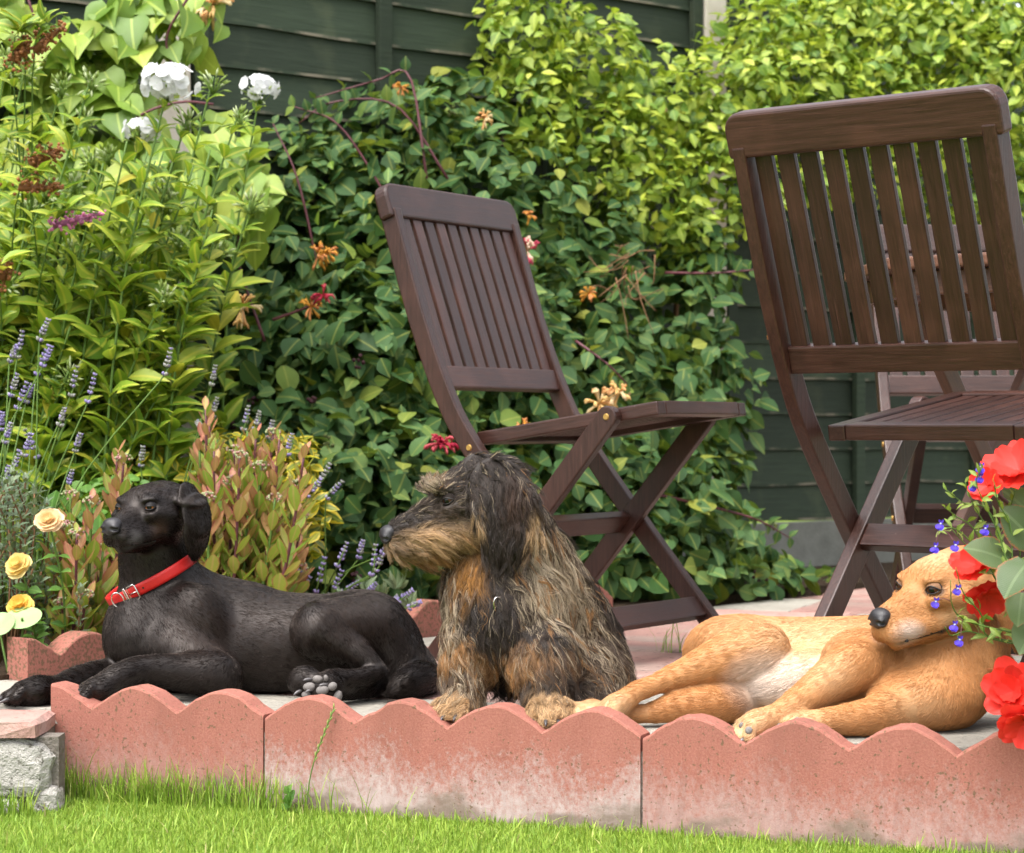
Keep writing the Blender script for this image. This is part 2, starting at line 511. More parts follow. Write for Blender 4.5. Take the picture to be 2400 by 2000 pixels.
for (x, z, w, h) in ((0.385, -0.072, 0.185, 0.095), (0.225, -0.062, 0.10, 0.075), (0.466, -0.126, 0.055, 0.05), (0.395, -0.140, 0.085, 0.045), (0.27, -0.125, 0.15, 0.045), (0.12, -0.07, 0.13, 0.10), (0.17, -0.135, 0.08, 0.05), (-0.02, -0.06, 0.13, 0.09), (0.04, -0.13, 0.16, 0.055), (-0.16, -0.08, 0.13, 0.12), (-0.3, -0.07, 0.13, 0.1), (-0.12, -0.145, 0.13, 0.04), (-0.27, -0.14, 0.15, 0.05)):
    obj('stone', rubble(w, h, 0.06), wall, loc=(x, 0.014 + rng.normal(0, 0.004), z), rot=(0, rng.normal(0, 0.12), 0))

# ---- flower bed soil
nt = NT('bed_soil')
MAT_SOIL = nt.done(nt.principled(nt.mix(nt.noise(nt.coord('Object'), 40, 6), (0.02, 0.013, 0.008), (0.075, 0.05, 0.032)), 0.95, 0.1, nt.bump(nt.noise(nt.coord('Object'), 60, 6), 1.0, 0.03)))
b0 = BC + BN * 0.05
bed_poly = [tuple(b0 - BD * 0.02), tuple(b0 + BD * 2.9), tuple(FA + FD * 3.1 + FN * 0.5), tuple(FA + FD * 6 + FN * 0.5), tuple(FA + FD * 6), tuple(FA - FD * 3), (-3.4, 4.4), (-1.15, 4.28)]
tag(prism('flower_bed', bed_poly, -0.19, 0.012, MAT_SOIL), kind='structure')

# ---- fence: concrete posts, gravel boards, panels of lapped boards
nt = NT('green_stained_board')
oi = nt.n.new('ShaderNodeObjectInfo')
gv = nt.coord('Object', (2, 30, 30)); n1 = nt.noise(gv, 3, 6, 0.65, 0.6); n2 = nt.noise(nt.coord('Object'), 5, 5)
c = nt.mix(n1, (0.011, 0.019, 0.010), (0.036, 0.052, 0.030))
c = nt.mix(nt.ramp(n2, [(0.55, (0, 0, 0)), (0.8, (0.6, 0.6, 0.6))]), c, (0.085, 0.095, 0.05))
hsv = nt.n.new('ShaderNodeHueSaturation'); nt.link(c, hsv.inputs['Color']); nt.link(nt.math('ADD', nt.math('MULTIPLY', oi.outputs['Random'], 0.6), 0.7), hsv.inputs['Value'])
MAT_BOARD = nt.done(nt.principled(hsv.outputs[0], 0.75, 0.3, nt.bump(n1, 0.5, 0.004)))
nt = NT('bare_board_edge')
bare = nt.mix(nt.noise(nt.coord('Object', (3, 40, 40)), 3, 5), (0.06, 0.06, 0.04), (0.22, 0.19, 0.14))
MAT_BOARD_EDGE = nt.done(nt.principled(nt.mix(nt.ramp(nt.noise(nt.coord('Object', (1, 1, 1)), 9, 5), [(0.45, (0, 0, 0)), (0.6, (1, 1, 1))]), (0.03, 0.042, 0.026), bare), 0.85, 0.2))
nt = NT('post_concrete')
n1 = nt.noise(nt.coord('Object'), 30, 6)
c = nt.mix(n1, (0.40, 0.35, 0.29), (0.60, 0.54, 0.46))
MAT_POST = nt.done(nt.principled(c, 0.9, 0.15, nt.bump(nt.noise(nt.coord('Object'), 200, 3), 0.5, 0.003)))
nt = NT('gravel_board_concrete')
n1 = nt.noise(nt.coord('Object'), 18, 6)
MAT_GB = nt.done(nt.principled(nt.mix(n1, (0.10, 0.10, 0.085), (0.22, 0.22, 0.19)), 0.9, 0.15, nt.bump(nt.noise(nt.coord('Object'), 150, 3), 0.6, 0.004)))
rzF = math.atan2(FD[1], FD[0])
FENCE_TOP = 1.86; GBH = 0.16
fence = empty('garden_fence', (FA[0], FA[1], 0)); fence_o = np.array((FA[0], FA[1], 0.0))
tag(fence, 'dark green lapped-board fence with pale concrete posts behind the plants', 'fence')
post_me = bm_mesh('fence_post', box_bm(0.095, 0.095, 2.05, 0.008), MAT_POST)
for i in (-1, 0, 1, 2):
    q = FD * (1.925 * i)
    obj('fence_post', post_me, fence, loc=(q[0], q[1], 0.86), rot=(0, R(-0.8) if i == 0 else 0, rzF))
BH = 0.112
board_me = {}
def board_mesh(L):
    # feather edge: thin at the top, thick rim below, with a bare lower edge
    v = []; n = 9
    xs = np.linspace(-L / 2, L / 2, n)
    for x in xs:
        w = rng.normal(0, 0.0025)
        v += [(x, 0.004, BH * 0.62 + w), (x, -0.004, BH * 0.62 + w), (x, -0.0148, -BH * 0.5 + 0.008 + w), (x, -0.016, -BH * 0.5 + w), (x, -0.004, -BH * 0.5 - 0.002 + w)]
    f = []
    for i in range(n - 1):
        a, b = i * 5, (i + 1) * 5
        for k in range(5): f.append((a + k, a + (k + 1) % 5, b + (k + 1) % 5, b + k))
    f += [(4, 3, 2, 1, 0), tuple((n - 1) * 5 + k for k in range(5))]
    me = mesh_from('board', v, f, MAT_BOARD)
    me.materials.append(MAT_BOARD_EDGE)
    mi = np.zeros(len(f), np.int32)
    for i in range(n - 1): mi[i * 5 + 2] = 1
    me.polygons.foreach_set('material_index', mi)
    return me
for i in (-2, -1, 0, 1, 2):
    L = 1.925 - 0.10
    q = FD * (1.925 * (i + 0.5))
    root = bpy.data.objects.new('fence_panel', None); root.empty_display_size = 0.05
    link(root, fence); root.location = (q[0], q[1], 0); root.rotation_euler = (0, 0, rzF)
    bms = [board_mesh(L) for _ in range(3)]
    z = GBH + BH * 0.5; k = 0
    while z < FENCE_TOP - 0.03:
        obj('board', bms[k % 3], root, loc=(0, -0.008 + rng.normal(0, 0.0015), z), rot=(0, rng.normal(0, 0.0012), 0))
        z += BH; k += 1
    for bx_, w in ((-L / 2 + 0.025, 0.04), (-0.30, 0.042), (0.30, 0.042), (L / 2 - 0.025, 0.04)):
        obj('batten', bm_mesh('batten', box_bm(w, 0.022, FENCE_TOP - GBH - 0.02, 0.003), MAT_BOARD), root, loc=(bx_, -0.036, GBH + (FENCE_TOP - GBH - 0.02) / 2))
    obj('top_cap', bm_mesh('top_cap', box_bm(L, 0.06, 0.02, 0.003), MAT_BOARD_EDGE), root, loc=(0, -0.012, FENCE_TOP + 0.005))
    obj('gravel_board', bm_mesh('gravel_board', box_bm(L, 0.045, GBH, 0.005), MAT_GB), root, loc=(0, 0, GBH / 2 - 0.005))

# ================================================================ garden furniture
def mat_wood(name, a, b, rough, along='z'):
    nt = NT(name)
    oi = nt.n.new('ShaderNodeObjectInfo')
    off = nt.n.new('ShaderNodeVectorMath'); off.operation = 'ADD'
    tc = nt.n.new('ShaderNodeTexCoord'); nt.link(tc.outputs['Object'], off.inputs[0]); nt.link(oi.outputs['Random'], off.inputs[1])
    def grain(sc, al):
        mp = nt.n.new('ShaderNodeMapping'); mp.inputs['Scale'].default_value = (sc, sc, al) if along == 'z' else (al, sc, sc)
        nt.link(off.outputs[0], mp.inputs['Vector']); return mp.outputs[0]
    n1 = nt.noise(grain(70, 3.5), 3, 6, 0.65, 0.5)
    n4 = nt.noise(grain(420, 9), 1.5, 3, 0.6)
    n2 = nt.noise(off.outputs[0], 9, 4)
    c = nt.mix(nt.ramp(n1, [(0.3, (0, 0, 0)), (0.7, (1, 1, 1))]), a, b)
    c = nt.mix(nt.ramp(n2, [(0.5, (0, 0, 0)), (0.8, (0.6, 0.6, 0.6))]), c, tuple(x * 1.7 for x in b))
    c = nt.mix(nt.ramp(n4, [(0.62, (0, 0, 0)), (0.75, (0.5, 0.5, 0.5))]), c, tuple(x * 2.4 + 0.01 for x in b))
    sc = nt.noise(off.outputs[0], 60, 3, 0.8)
    c = nt.mix(nt.ramp(sc, [(0.72, (0, 0, 0)), (0.78, (0.6, 0.6, 0.6))]), c, (0.20, 0.15, 0.12))
    hsv = nt.n.new('ShaderNodeHueSaturation'); nt.link(c, hsv.inputs['Color']); nt.link(nt.math('ADD', nt.math('MULTIPLY', oi.outputs['Random'], 0.5), 0.75), hsv.inputs['Value'])
    ro = nt.math('ADD', nt.math('MULTIPLY', n1, 0.30), rough)
    return nt.done(nt.principled(hsv.outputs[0], ro, 0.42, nt.bump(nt.math('ADD', n1, nt.math('MULTIPLY', n4, 0.5)), 0.28, 0.0018)))
_wa, _wb = (0.021, 0.0080, 0.0056), (0.049, 0.0195, 0.0135)
MAT_WOOD = mat_wood('dark_stained_teak', _wa, _wb, 0.22)
MAT_WOOD_X = mat_wood('dark_stained_teak_rail', _wa, _wb, 0.22, 'x')
MAT_TABLE = mat_wood('table_teak', (0.055, 0.022, 0.012), (0.13, 0.055, 0.03), 0.28)
MAT_BRASS = simple('brass', (0.55, 0.33, 0.10), 0.35, 0.5, 0.9)

def bar(name, a, b, w, t, side, parent, mat, off=0.003):
    """box from a to b; w is its size along side, t across; grain runs along local z"""
    a, b, side = (np.asarray(q, float) for q in (a, b, side))
    d = b - a; L = np.linalg.norm(d); z = d / L
    x = nrm(side - z * np.dot(side, z)); y = np.cross(z, x)
    me = bm_mesh(name, box_bm(w, t, L, off), mat)
    o = obj(name, me, parent)
    o.matrix_local = Matrix(((x[0], y[0], z[0], (a + b)[0] / 2), (x[1], y[1], z[1], (a + b)[1] / 2), (x[2], y[2], z[2], (a + b)[2] / 2), (0, 0, 0, 1)))
    return o

def poly_bar(name, path, xc, w, t, parent, mat, round_top=False):
    """a bent bar in the local y-z plane: path of (y, z); w thick along x, t deep across the path"""
    p = np.asarray(curve_pts([(0, a, b) for a, b in path], 16))
    tan = nrm(np.gradient(p, axis=0)); nor = np.stack([np.zeros(len(p)), -tan[:, 2], tan[:, 1]], 1)
    bm = bmesh.new(); rings = []
    for q, nn in zip(p, nor):
        rings.append([bm.verts.new((sx * w / 2, q[1] + nn[1] * sy * t / 2, q[2] + nn[2] * sy * t / 2)) for sx, sy in ((-1, -1), (1, -1), (1, 1), (-1, 1))])
    for r0, r1 in zip(rings, rings[1:]):
        for k in range(4): bm.faces.new((r0[k], r0[(k + 1) % 4], r1[(k + 1) % 4], r1[k]))
    bm.faces.new(rings[0][::-1]); bm.faces.new(rings[-1])
    bmesh.ops.recalc_face_normals(bm, faces=bm.faces)
    ed = [e for e in bm.edges if e.calc_face_angle(0) > 0.5]
    bmesh.ops.bevel(bm, geom=ed, offset=0.003, segments=2, profile=0.6, affect='EDGES', clamp_overlap=True)
    if round_top: pass
    me = bm_mesh(name, bm, mat)
    return obj(name, me, parent, loc=(xc, 0, 0))

def post_y(z):
    zz = [0, 0.22, 0.417, 0.52, 0.68, 0.93]; yy = [0.385, 0.20, 0.043, -0.02, -0.085, -0.165]
    return float(np.interp(z, zz, yy))

def folding_chair(loc, rz, label):
    t = empty('folding_chair', (loc[0], loc[1], 0.002), rz)
    tag(t, label, 'chair', 'dark wooden folding garden chairs')
    PX, LX, SX = 0.221, 0.197, 0.185
    path = [(post_y(z), z) for z in (0.885, 0.68, 0.52, 0.417, 0.22, 0.012)]
    for s in (-1, 1):
        poly_bar('back_post', path, s * PX, 0.024, 0.038, t, MAT_WOOD)
        # straight leg from the seat bolt to the rear foot, its head rounded
        a, b = np.array((s * LX, 0.333, 0.476)), np.array((s * LX, -0.058, 0.006))
        d = nrm(b - a); nn = np.array((0, -d[2], d[1])); hw = 0.021
        ring = [a + nn * hw * math.cos(q) - d * hw * math.sin(q) for q in np.linspace(0, math.pi, 9)] + [b - nn * hw, b + nn * hw]
        bm = bmesh.new()
        r0 = [bm.verts.new((-0.011, q[1], q[2])) for q in ring]; r1 = [bm.verts.new((0.011, q[1], q[2])) for q in ring]
        m = len(ring)
        bm.faces.new(r0); bm.faces.new(r1[::-1])
        for i in range(m): bm.faces.new((r0[i], r0[(i + 1) % m], r1[(i + 1) % m], r1[i]))
        bmesh.ops.recalc_face_normals(bm, faces=bm.faces)
        bmesh.ops.bevel(bm, geom=[e for e in bm.edges if e.calc_face_angle(0) > 0.9], offset=0.003, segments=2, profile=0.6, affect='EDGES', clamp_overlap=True)
        obj('leg', bm_mesh('leg', bm, MAT_WOOD), t, loc=(s * LX, 0, 0))
        for (by, bz, bx_) in ((0.333, 0.476, LX + 0.0115), (post_y(0.417), 0.417, PX + 0.0125), (0.165, 0.252, PX + 0.0125)):
            bm = bmesh.new(); bmesh.ops.create_cone(bm, cap_ends=True, segments=14, radius1=0.0075, radius2=0.005, depth=0.004)
            obj('bolt', bm_mesh('bolt', bm, MAT_BRASS), t, loc=(s * bx_, by, bz), rot=(0, s * R(90), 0))
    # top rail: a plank with rounded shoulders, leaning with the posts
    lean = math.atan2(-(post_y(0.93) - post_y(0.68)), 0.25)
    bm = bmesh.new()
    hwid, hh, rr = 0.242, 0.036, 0.028
    out = [(-hwid, -hh), (hwid, -hh)] + [(hwid - rr + rr * math.cos(q), hh - rr + rr * math.sin(q)) for q in np.linspace(0, math.pi / 2, 6)] + [(-hwid + rr + rr * math.cos(q), hh - rr + rr * math.sin(q)) for q in np.linspace(math.pi / 2, math.pi, 6)]
    fr = [bm.verts.new((x, -0.0165, z)) for x, z in out]; bk = [bm.verts.new((x, 0.0165, z)) for x, z in out]; n = len(out)
    bm.faces.new(fr); bm.faces.new(bk[::-1])
    for i in range(n): bm.faces.new((fr[i], bk[i], bk[(i + 1) % n], fr[(i + 1) % n]))
    bmesh.ops.recalc_face_normals(bm, faces=bm.faces)
    bmesh.ops.bevel(bm, geom=[e for e in bm.edges if e.calc_face_angle(0) > 0.9], offset=0.006, segments=3, profile=0.5, affect='EDGES', clamp_overlap=True)
    obj('top_rail', bm_mesh('top_rail', bm, MAT_WOOD_X), t, loc=(0, post_y(0.905), 0.902), rot=(lean, 0, 0))
    # lower rail and the slats between
    bar('lower_rail', (-PX + 0.012, post_y(0.553), 0.553), (PX - 0.012, post_y(0.553), 0.553), 0.045, 0.022, (0, -math.sin(lean), math.cos(lean)), t, MAT_WOOD)
    ns = 10
    for k in range(ns):
        x = -PX + 0.012 + (2 * PX - 0.024) * (k + 0.5) / ns
        bar('slat', (x, post_y(0.570) + 0.001, 0.570), (x, post_y(0.875) + 0.003, 0.875), 0.0305, 0.011, (1, 0, 0), t, MAT_WOOD, 0.002)
    # seat: frame of four rails round lengthwise slats, tipped up to the front
    y0, z0, y1, z1 = 0.030, 0.434, 0.430, 0.493
    fw = nrm(np.array((0, y1 - y0, z1 - z0))); up = np.array((0, -fw[2], fw[1]))
    S = lambda x, q, h=0.0: np.array((x, y0, z0)) + fw * q + up * h
    L = math.hypot(y1 - y0, z1 - z0)
    for s in (-1, 1): bar('seat_rail', S(s * (SX - 0.017), 0.0), S(s * (SX - 0.017), L), 0.032, 0.026, (1, 0, 0), t, MAT_WOOD)
    bar('rear_seat_rail', S(-SX + 0.034, 0.018, 0.001), S(SX - 0.034, 0.018, 0.001), 0.036, 0.026, fw, t, MAT_WOOD)
    bar('front_seat_rail', S(-SX + 0.034, L - 0.018, 0.001), S(SX - 0.034, L - 0.018, 0.001), 0.036, 0.026, fw, t, MAT_WOOD)
    n = 9; wid = 2 * (SX - 0.034)
    for k in range(n):
        x = -SX + 0.034 + wid * (k + 0.5) / n
        bar('seat_slat', S(x, 0.037, 0.004), S(x, L - 0.037, 0.004), wid / n - 0.008, 0.012, (1, 0, 0), t, MAT_WOOD, 0.002)
    # stretchers
    bar('stretcher', (-LX + 0.011, 0.145, 0.262), (LX - 0.011, 0.145, 0.262), 0.044, 0.020, (0, 0.62, 0.78), t, MAT_WOOD)
    bar('stretcher', (-PX + 0.012, post_y(0.09), 0.09), (PX - 0.012, post_y(0.09), 0.09), 0.046, 0.020, (0, -0.62, 0.78), t, MAT_WOOD)
    return t
folding_chair((0.004, 4.748), R(-122), 'dark brown slatted folding chair behind the wire-haired dog, facing right')
near_chair = folding_chair((0.648, 3.757), R(-41.2), 'large dark brown folding chair seen from behind, nearest the red flowers')
near_chair.scale = (1.03, 1.03, 1.03)
folding_chair((1.085, 5.44), R(181), 'far folding chair facing the camera on the other side of the table')

# round slatted table on crossed legs
def garden_table(c, r, zt):
    t = empty('garden_table', (c[0], c[1], 0.002), R(-41))
    tag(t, 'brown wooden slatted garden table behind the right-hand chair', 'table')
    N = 8
    rim = [(r * math.cos(2 * math.pi * (k + 0.5) / N), r * math.sin(2 * math.pi * (k + 0.5) / N)) for k in range(N)]
    for k in range(N):
        a, b = np.array(rim[k]), np.array(rim[(k + 1) % N])
        inn = -nrm((a + b) / 2)
        bm = bmesh.new(); w = 0.07
        qs = [a, b, b * (1 - w / r), a * (1 - w / r)]
        lo = [bm.verts.new((q[0], q[1], zt - 0.024)) for q in qs]; hi = [bm.verts.new((q[0], q[1], zt)) for q in qs]
        bm.faces.new(lo[::-1]); bm.faces.new(hi)
        for i in range(4): bm.faces.new((lo[i], lo[(i + 1) % 4], hi[(i + 1) % 4], hi[i]))
        bmesh.ops.recalc_face_normals(bm, faces=bm.faces)
        bevel_all(bm, 0.006, 3)
        obj('table_rim', bm_mesh('table_rim', bm, MAT_TABLE), t)
        a2, b2 = a * 0.90, b * 0.90
        bar('apron', (a2[0], a2[1], zt - 0.048), (b2[0], b2[1], zt - 0.048), 0.046, 0.018, (0, 0, 1), t, MAT_TABLE)
    n = 12; ri = (r - 0.075) * math.cos(math.pi / N)
    for k in range(n):
        x = -ri + 2 * ri * (k + 0.5) / n
        lim = ri if abs(x) < ri * math.tan(math.pi / N) else ri * (1 + math.tan(math.pi / N)) - abs(x)
        lim = max(0.06, lim)
        bar('table_slat', (x, -lim, zt - 0.008), (x, lim, zt - 0.008), 2 * ri / n - 0.008, 0.014, (1, 0, 0), t, MAT_TABLE, 0.002)
    for s in (-1, 1):
        for q in (-1, 1):
            xo = s * 0.24 + q * 0.012
            bar('table_leg', (xo, q * 0.30, 0.0), (xo, -q * 0.30, zt - 0.075), 0.022, 0.045, (1, 0, 0), t, MAT_TABLE)
    for q in (-1, 1):
        bar('stretcher', (-0.24, q * 0.22, 0.10), (0.24, q * 0.22, 0.10), 0.04, 0.018, (0, 0, 1), t, MAT_TABLE)
    return t
garden_table((1.15, 4.62), 0.50, 0.775)

# ================================================================ animals
class Sculpt:
    """one continuous body grown as a smooth union of tapered limbs and muscles, then skinned"""
    def __init__(s, lo, hi, h):
        s.lo = np.array(lo, float); s.h = h
        s.n = np.ceil((np.array(hi) - s.lo) / h).astype(int) + 1
        s.d = np.full(s.n, 0.06, np.float32)
        s.prims = []
    def _block(s, lo, hi):
        i0 = np.clip(np.floor((lo - s.lo) / s.h).astype(int), 0, s.n - 1); i1 = np.clip(np.ceil((hi - s.lo) / s.h).astype(int) + 1, 1, s.n)
        if np.any(i1 <= i0): return None
        ax = [(s.lo[k] + s.h * np.arange(i0[k], i1[k])).astype(np.float32) for k in range(3)]
        return tuple(slice(i0[k], i1[k]) for k in range(3)), ax
    @staticmethod
    def dist(pr, X, Y, Z):
        if pr['t'] == 'cap':
            a, b, ra, rb = pr['a'], pr['b'], pr['ra'], pr['rb']
            px, py, pz = X - a[0], Y - a[1], Z - a[2]
            d = b - a; L2 = float(np.dot(d, d)) + 1e-12
            t = np.clip((px * d[0] + py * d[1] + pz * d[2]) / L2, 0, 1)
            qx, qy, qz = px - t * d[0], py - t * d[1], pz - t * d[2]
            if pr['flat'] is not None:
                nn, f = pr['flat']
                k = (qx * nn[0] + qy * nn[1] + qz * nn[2]) * (1 / f - 1)
                qx, qy, qz = qx + k * nn[0], qy + k * nn[1], qz + k * nn[2]
                q = np.sqrt(qx * qx + qy * qy + qz * qz)
                r = ra + t * (rb - ra)
                return (q - r) * (f + (1 - f) * 0.5 if f < 1 else 1.0)
            return np.sqrt(qx * qx + qy * qy + qz * qz) - (ra + t * (rb - ra))
        c, A, r = pr['c'], pr['A'], pr['r']       # ellipsoid
        px, py, pz = X - c[0], Y - c[1], Z - c[2]
        k0 = 0; k1 = 0
        for i in range(3):
            q = (px * A[i][0] + py * A[i][1] + pz * A[i][2]) / r[i]
            k0 = k0 + q * q; k1 = k1 + (q / r[i]) ** 2
        k0 = np.sqrt(k0); k1 = np.sqrt(k1) + 1e-9
        return k0 * (k0 - 1) / k1
    def _apply(s, pr, k, op):
        m = k + 0.025
        if pr['t'] == 'cap':
            rr = max(pr['ra'], pr['rb']) * (max(1, pr['flat'][1]) if pr['flat'] else 1)
            lo = np.minimum(pr['a'], pr['b']) - rr - m; hi = np.maximum(pr['a'], pr['b']) + rr + m
        else:
            rr = max(pr['r']); lo = pr['c'] - rr - m; hi = pr['c'] + rr + m
        blk = s._block(lo, hi)
        if blk is None: return
        sl, ax = blk
        q = s.dist(pr, ax[0][:, None, None], ax[1][None, :, None], ax[2][None, None, :]).astype(np.float32)
        D = s.d[sl]
        if op == 'add':
            hh = np.maximum(k - np.abs(D - q), 0) / k
            s.d[sl] = np.minimum(D, q) - hh * hh * k * 0.25
        else:
            hh = np.maximum(k - np.abs(-D - q), 0) / k
            s.d[sl] = -(np.minimum(-D, q) - hh * hh * k * 0.25)
    def cap(s, a, b, ra, rb, k=0.02, flat=None, flow=None, col=None, ln=None, op='add', w=1.0):
        a, b = np.asarray(a, float), np.asarray(b, float)
        pr = dict(t='cap', a=a, b=b, ra=ra, rb=rb, flat=(nrm(flat[0]), flat[1]) if flat else None, flow=nrm(flow) if flow is not None else nrm(b - a), col=col, ln=ln, w=w)
        s._apply(pr, k, op)
        if op == 'add': s.prims.append(pr)
    def ell(s, c, r, axes=None, k=0.02, flow=(1, 0, 0), col=None, ln=None, op='add', w=1.0):
        A = np.eye(3) if axes is None else np.array([nrm(q) for q in axes])
        pr = dict(t='ell', c=np.asarray(c, float), A=A, r=np.broadcast_to(np.asarray(r, float), 3), flow=nrm(flow), col=col, ln=ln, w=w)
        s._apply(pr, k, op)
        if op == 'add': s.prims.append(pr)
    def chain(s, pts, radii, k=0.02, sub=3, **kw):
        p = np.asarray(pts, float); m = len(p)
        q = curve_pts(p, (m - 1) * sub + 1); r = np.interp(np.linspace(0, m - 1, len(q)), np.arange(m), radii)
        for i in range(len(q) - 1):
            s.cap(q[i], q[i + 1], r[i], r[i + 1], k if i == 0 else max(0.006, min(r[i] * 0.3, 0.02)), **kw)
    def floor(s, z=0.0):
        """flatten whatever would sink into the paving"""
        zz = s.lo[2] + s.h * np.arange(s.n[2])
        s.d = np.maximum(s.d, (z - zz)[None, None, :].astype(np.float32))
    def skin(s, smooth=2):
        d = s.d; ins = d < 0
        c = np.zeros(np.array(d.shape) - 1, np.int8)
        for i in (0, 1):
            for j in (0, 1):
                for k in (0, 1):
                    c += ins[i:d.shape[0] - 1 + i, j:d.shape[1] - 1 + j, k:d.shape[2] - 1 + k]
        act = (c > 0) & (c < 8)
        ids = np.argwhere(act); idx = np.full(act.shape, -1, np.int32); idx[act] = np.arange(len(ids))
        acc = np.zeros((len(ids), 3)); cnt = np.zeros(len(ids))
        corners = [(i, j, k) for i in (0, 1) for j in (0, 1) for k in (0, 1)]
        val = {q: d[ids[:, 0] + q[0], ids[:, 1] + q[1], ids[:, 2] + q[2]] for q in corners}
        for q in corners:
            for ax in range(3):
                if q[ax]: continue
                e = list(q); e[ax] = 1; e = tuple(e)
                a, b = val[q], val[e]
                x = (a < 0) != (b < 0)
                t = a[x] / (a[x] - b[x])
                pt = np.tile(np.array(q, float), (x.sum(), 1)); pt[:, ax] = t
                acc[x] += pt; cnt[x] += 1
        V = s.lo + s.h * (ids + acc / cnt[:, None])
        Q = []
        for ax in range(3):
            sl0 = [slice(1, -1)] * 3; sl1 = [slice(1, -1)] * 3
            sl0[ax] = slice(0, -1); sl1[ax] = slice(1, None)
            a, b = ins[tuple(sl0)], ins[tuple(sl1)]
            e = np.argwhere(a != b); 
            off = np.ones(3, int); off[ax] = 0
            g = e + off
            u, w = (ax + 1) % 3, (ax + 2) % 3
            quad = []
            for du, dw in ((-1, -1), (0, -1), (0, 0), (-1, 0)):
                p = g.copy(); p[:, u] += du; p[:, w] += dw
                quad.append(idx[p[:, 0], p[:, 1], p[:, 2]])
            quad = np.stack(quad, 1)
            flip = ~a[tuple(e.T)]
            quad[flip] = quad[flip][:, ::-1]
            Q.append(quad)
        Q = np.vstack(Q); Q = Q[(Q >= 0).all(1)]
        E = np.vstack([Q[:, [0, 1]], Q[:, [1, 2]], Q[:, [2, 3]], Q[:, [3, 0]]])
        for _ in range(smooth):
            sm = np.zeros_like(V); ct = np.zeros(len(V))
            np.add.at(sm, E[:, 0], V[E[:, 1]]); np.add.at(ct, E[:, 0], 1)
            np.add.at(sm, E[:, 1], V[E[:, 0]]); np.add.at(ct, E[:, 1], 1)
            V = V * 0.5 + 0.5 * sm / ct[:, None]
        s.V, s.Q = V, Q
        fn = np.cross(V[Q[:, 2]] - V[Q[:, 0]], V[Q[:, 3]] - V[Q[:, 1]])
        N = np.zeros_like(V)
        for k in range(4): np.add.at(N, Q[:, k], fn)
        s.N = nrm(N); s.area = np.linalg.norm(fn, axis=1) * 0.5
        s.bvh = BVHTree.FromPolygons([tuple(v) for v in V], [tuple(int(i) for i in q) for q in Q])
    def attributes(s, base_col, base_len, sig=0.012):
        W = np.zeros(len(s.V)); C = np.zeros((len(s.V), 3)); Fl = np.zeros((len(s.V), 3)); Ln = np.zeros(len(s.V))
        X, Y, Z = s.V[:, 0], s.V[:, 1], s.V[:, 2]
        for pr in s.prims:
            w = np.exp(-np.clip(s.dist(pr, X, Y, Z) + 0.01, -0.03, 0.2) / sig) * pr['w'] + 1e-9
            W += w; C += w[:, None] * np.array(pr['col'] if pr['col'] is not None else base_col)
            Fl += w[:, None] * pr['flow']; Ln += w * (pr['ln'] if pr['ln'] is not None else base_len)
        s.C = C / W[:, None]; s.Ln = Ln / W; s.D = np.ones(len(s.V))
        Fl = Fl - s.N * np.sum(Fl * s.N, 1)[:, None]
        s.Fl = nrm(Fl)
    def paint(s, c, r, col, soft=0.5, amount=1.0, ln=None):
        c = np.asarray(c, float)
        q = np.linalg.norm((s.V - c) / np.broadcast_to(np.asarray(r, float), 3), axis=1)
        w = np.clip((1 - q) / soft, 0, 1) * amount
        s.C = s.C * (1 - w[:, None]) + w[:, None] * np.array(col)
        if ln is not None: s.Ln = s.Ln * (1 - w) + w * ln
    def bare(s, c, r):
        s.D *= np.clip((np.linalg.norm(s.V - np.asarray(c), axis=1) / r - 0.8) / 0.3, 0.0, 1)
    def hit(s, x, y):
        """where the line of sight through a picture point meets the body"""
        o = Vector((0, 0, CAM_H)); d = Vector(((x - 1200) / F_PX, 1, -(y - 1000) / F_PX)).normalized()
        r = s.bvh.ray_cast(o, d)
        if r[0] is None: return None
        return np.array(r[0]), np.array(r[1])
    def body(s, name, mat):
        me = mesh_from(name, s.V, s.Q.astype(np.int32), mat, True)
        a = me.attributes.new('col', 'FLOAT_COLOR', 'POINT')
        a.data.foreach_set('color', np.hstack([s.C, np.ones((len(s.V), 1))]).astype(np.float32).ravel())
        return obj(name, me)
    def sample(s, N, dens=None):
        p = s.area.copy()
        if dens is not None: p *= dens[s.Q].mean(1)
        p /= p.sum()
        fi = rng.choice(len(s.Q), N, p=p)
        q = s.Q[fi]; a, b = rng.random((2, N))
        w = np.stack([(1 - a) * (1 - b), a * (1 - b), a * b, (1 - a) * b], 1)
        g = lambda A: np.einsum('nk,nk...->n...', w, A[q])
        return g(s.V), nrm(g(s.N)), nrm(g(s.Fl)), g(s.C), g(s.Ln)

def strands(name, pts, rad, col, mat, parent):
    """pts (n, k, 3), rad (n, k), col (n, 3)"""
    n, k = pts.shape[:2]
    hc = bpy.data.hair_curves.new(name)
    hc.add_curves([k] * n)
    hc.attributes['position'].data.foreach_set('vector', pts.astype(np.float32).ravel())
    ra = hc.attributes.get('radius') or hc.attributes.new('radius', 'FLOAT', 'POINT')
    ra.data.foreach_set('value', rad.astype(np.float32).ravel())
    ca = hc.attributes.new('col', 'FLOAT_COLOR', 'CURVE')
    ca.data.foreach_set('color', np.hstack([col, np.ones((n, 1))]).astype(np.float32).ravel())
    hc.materials.append(mat)
    o = obj(name, hc, parent)
    o['kind'] = 'stuff'
    return o

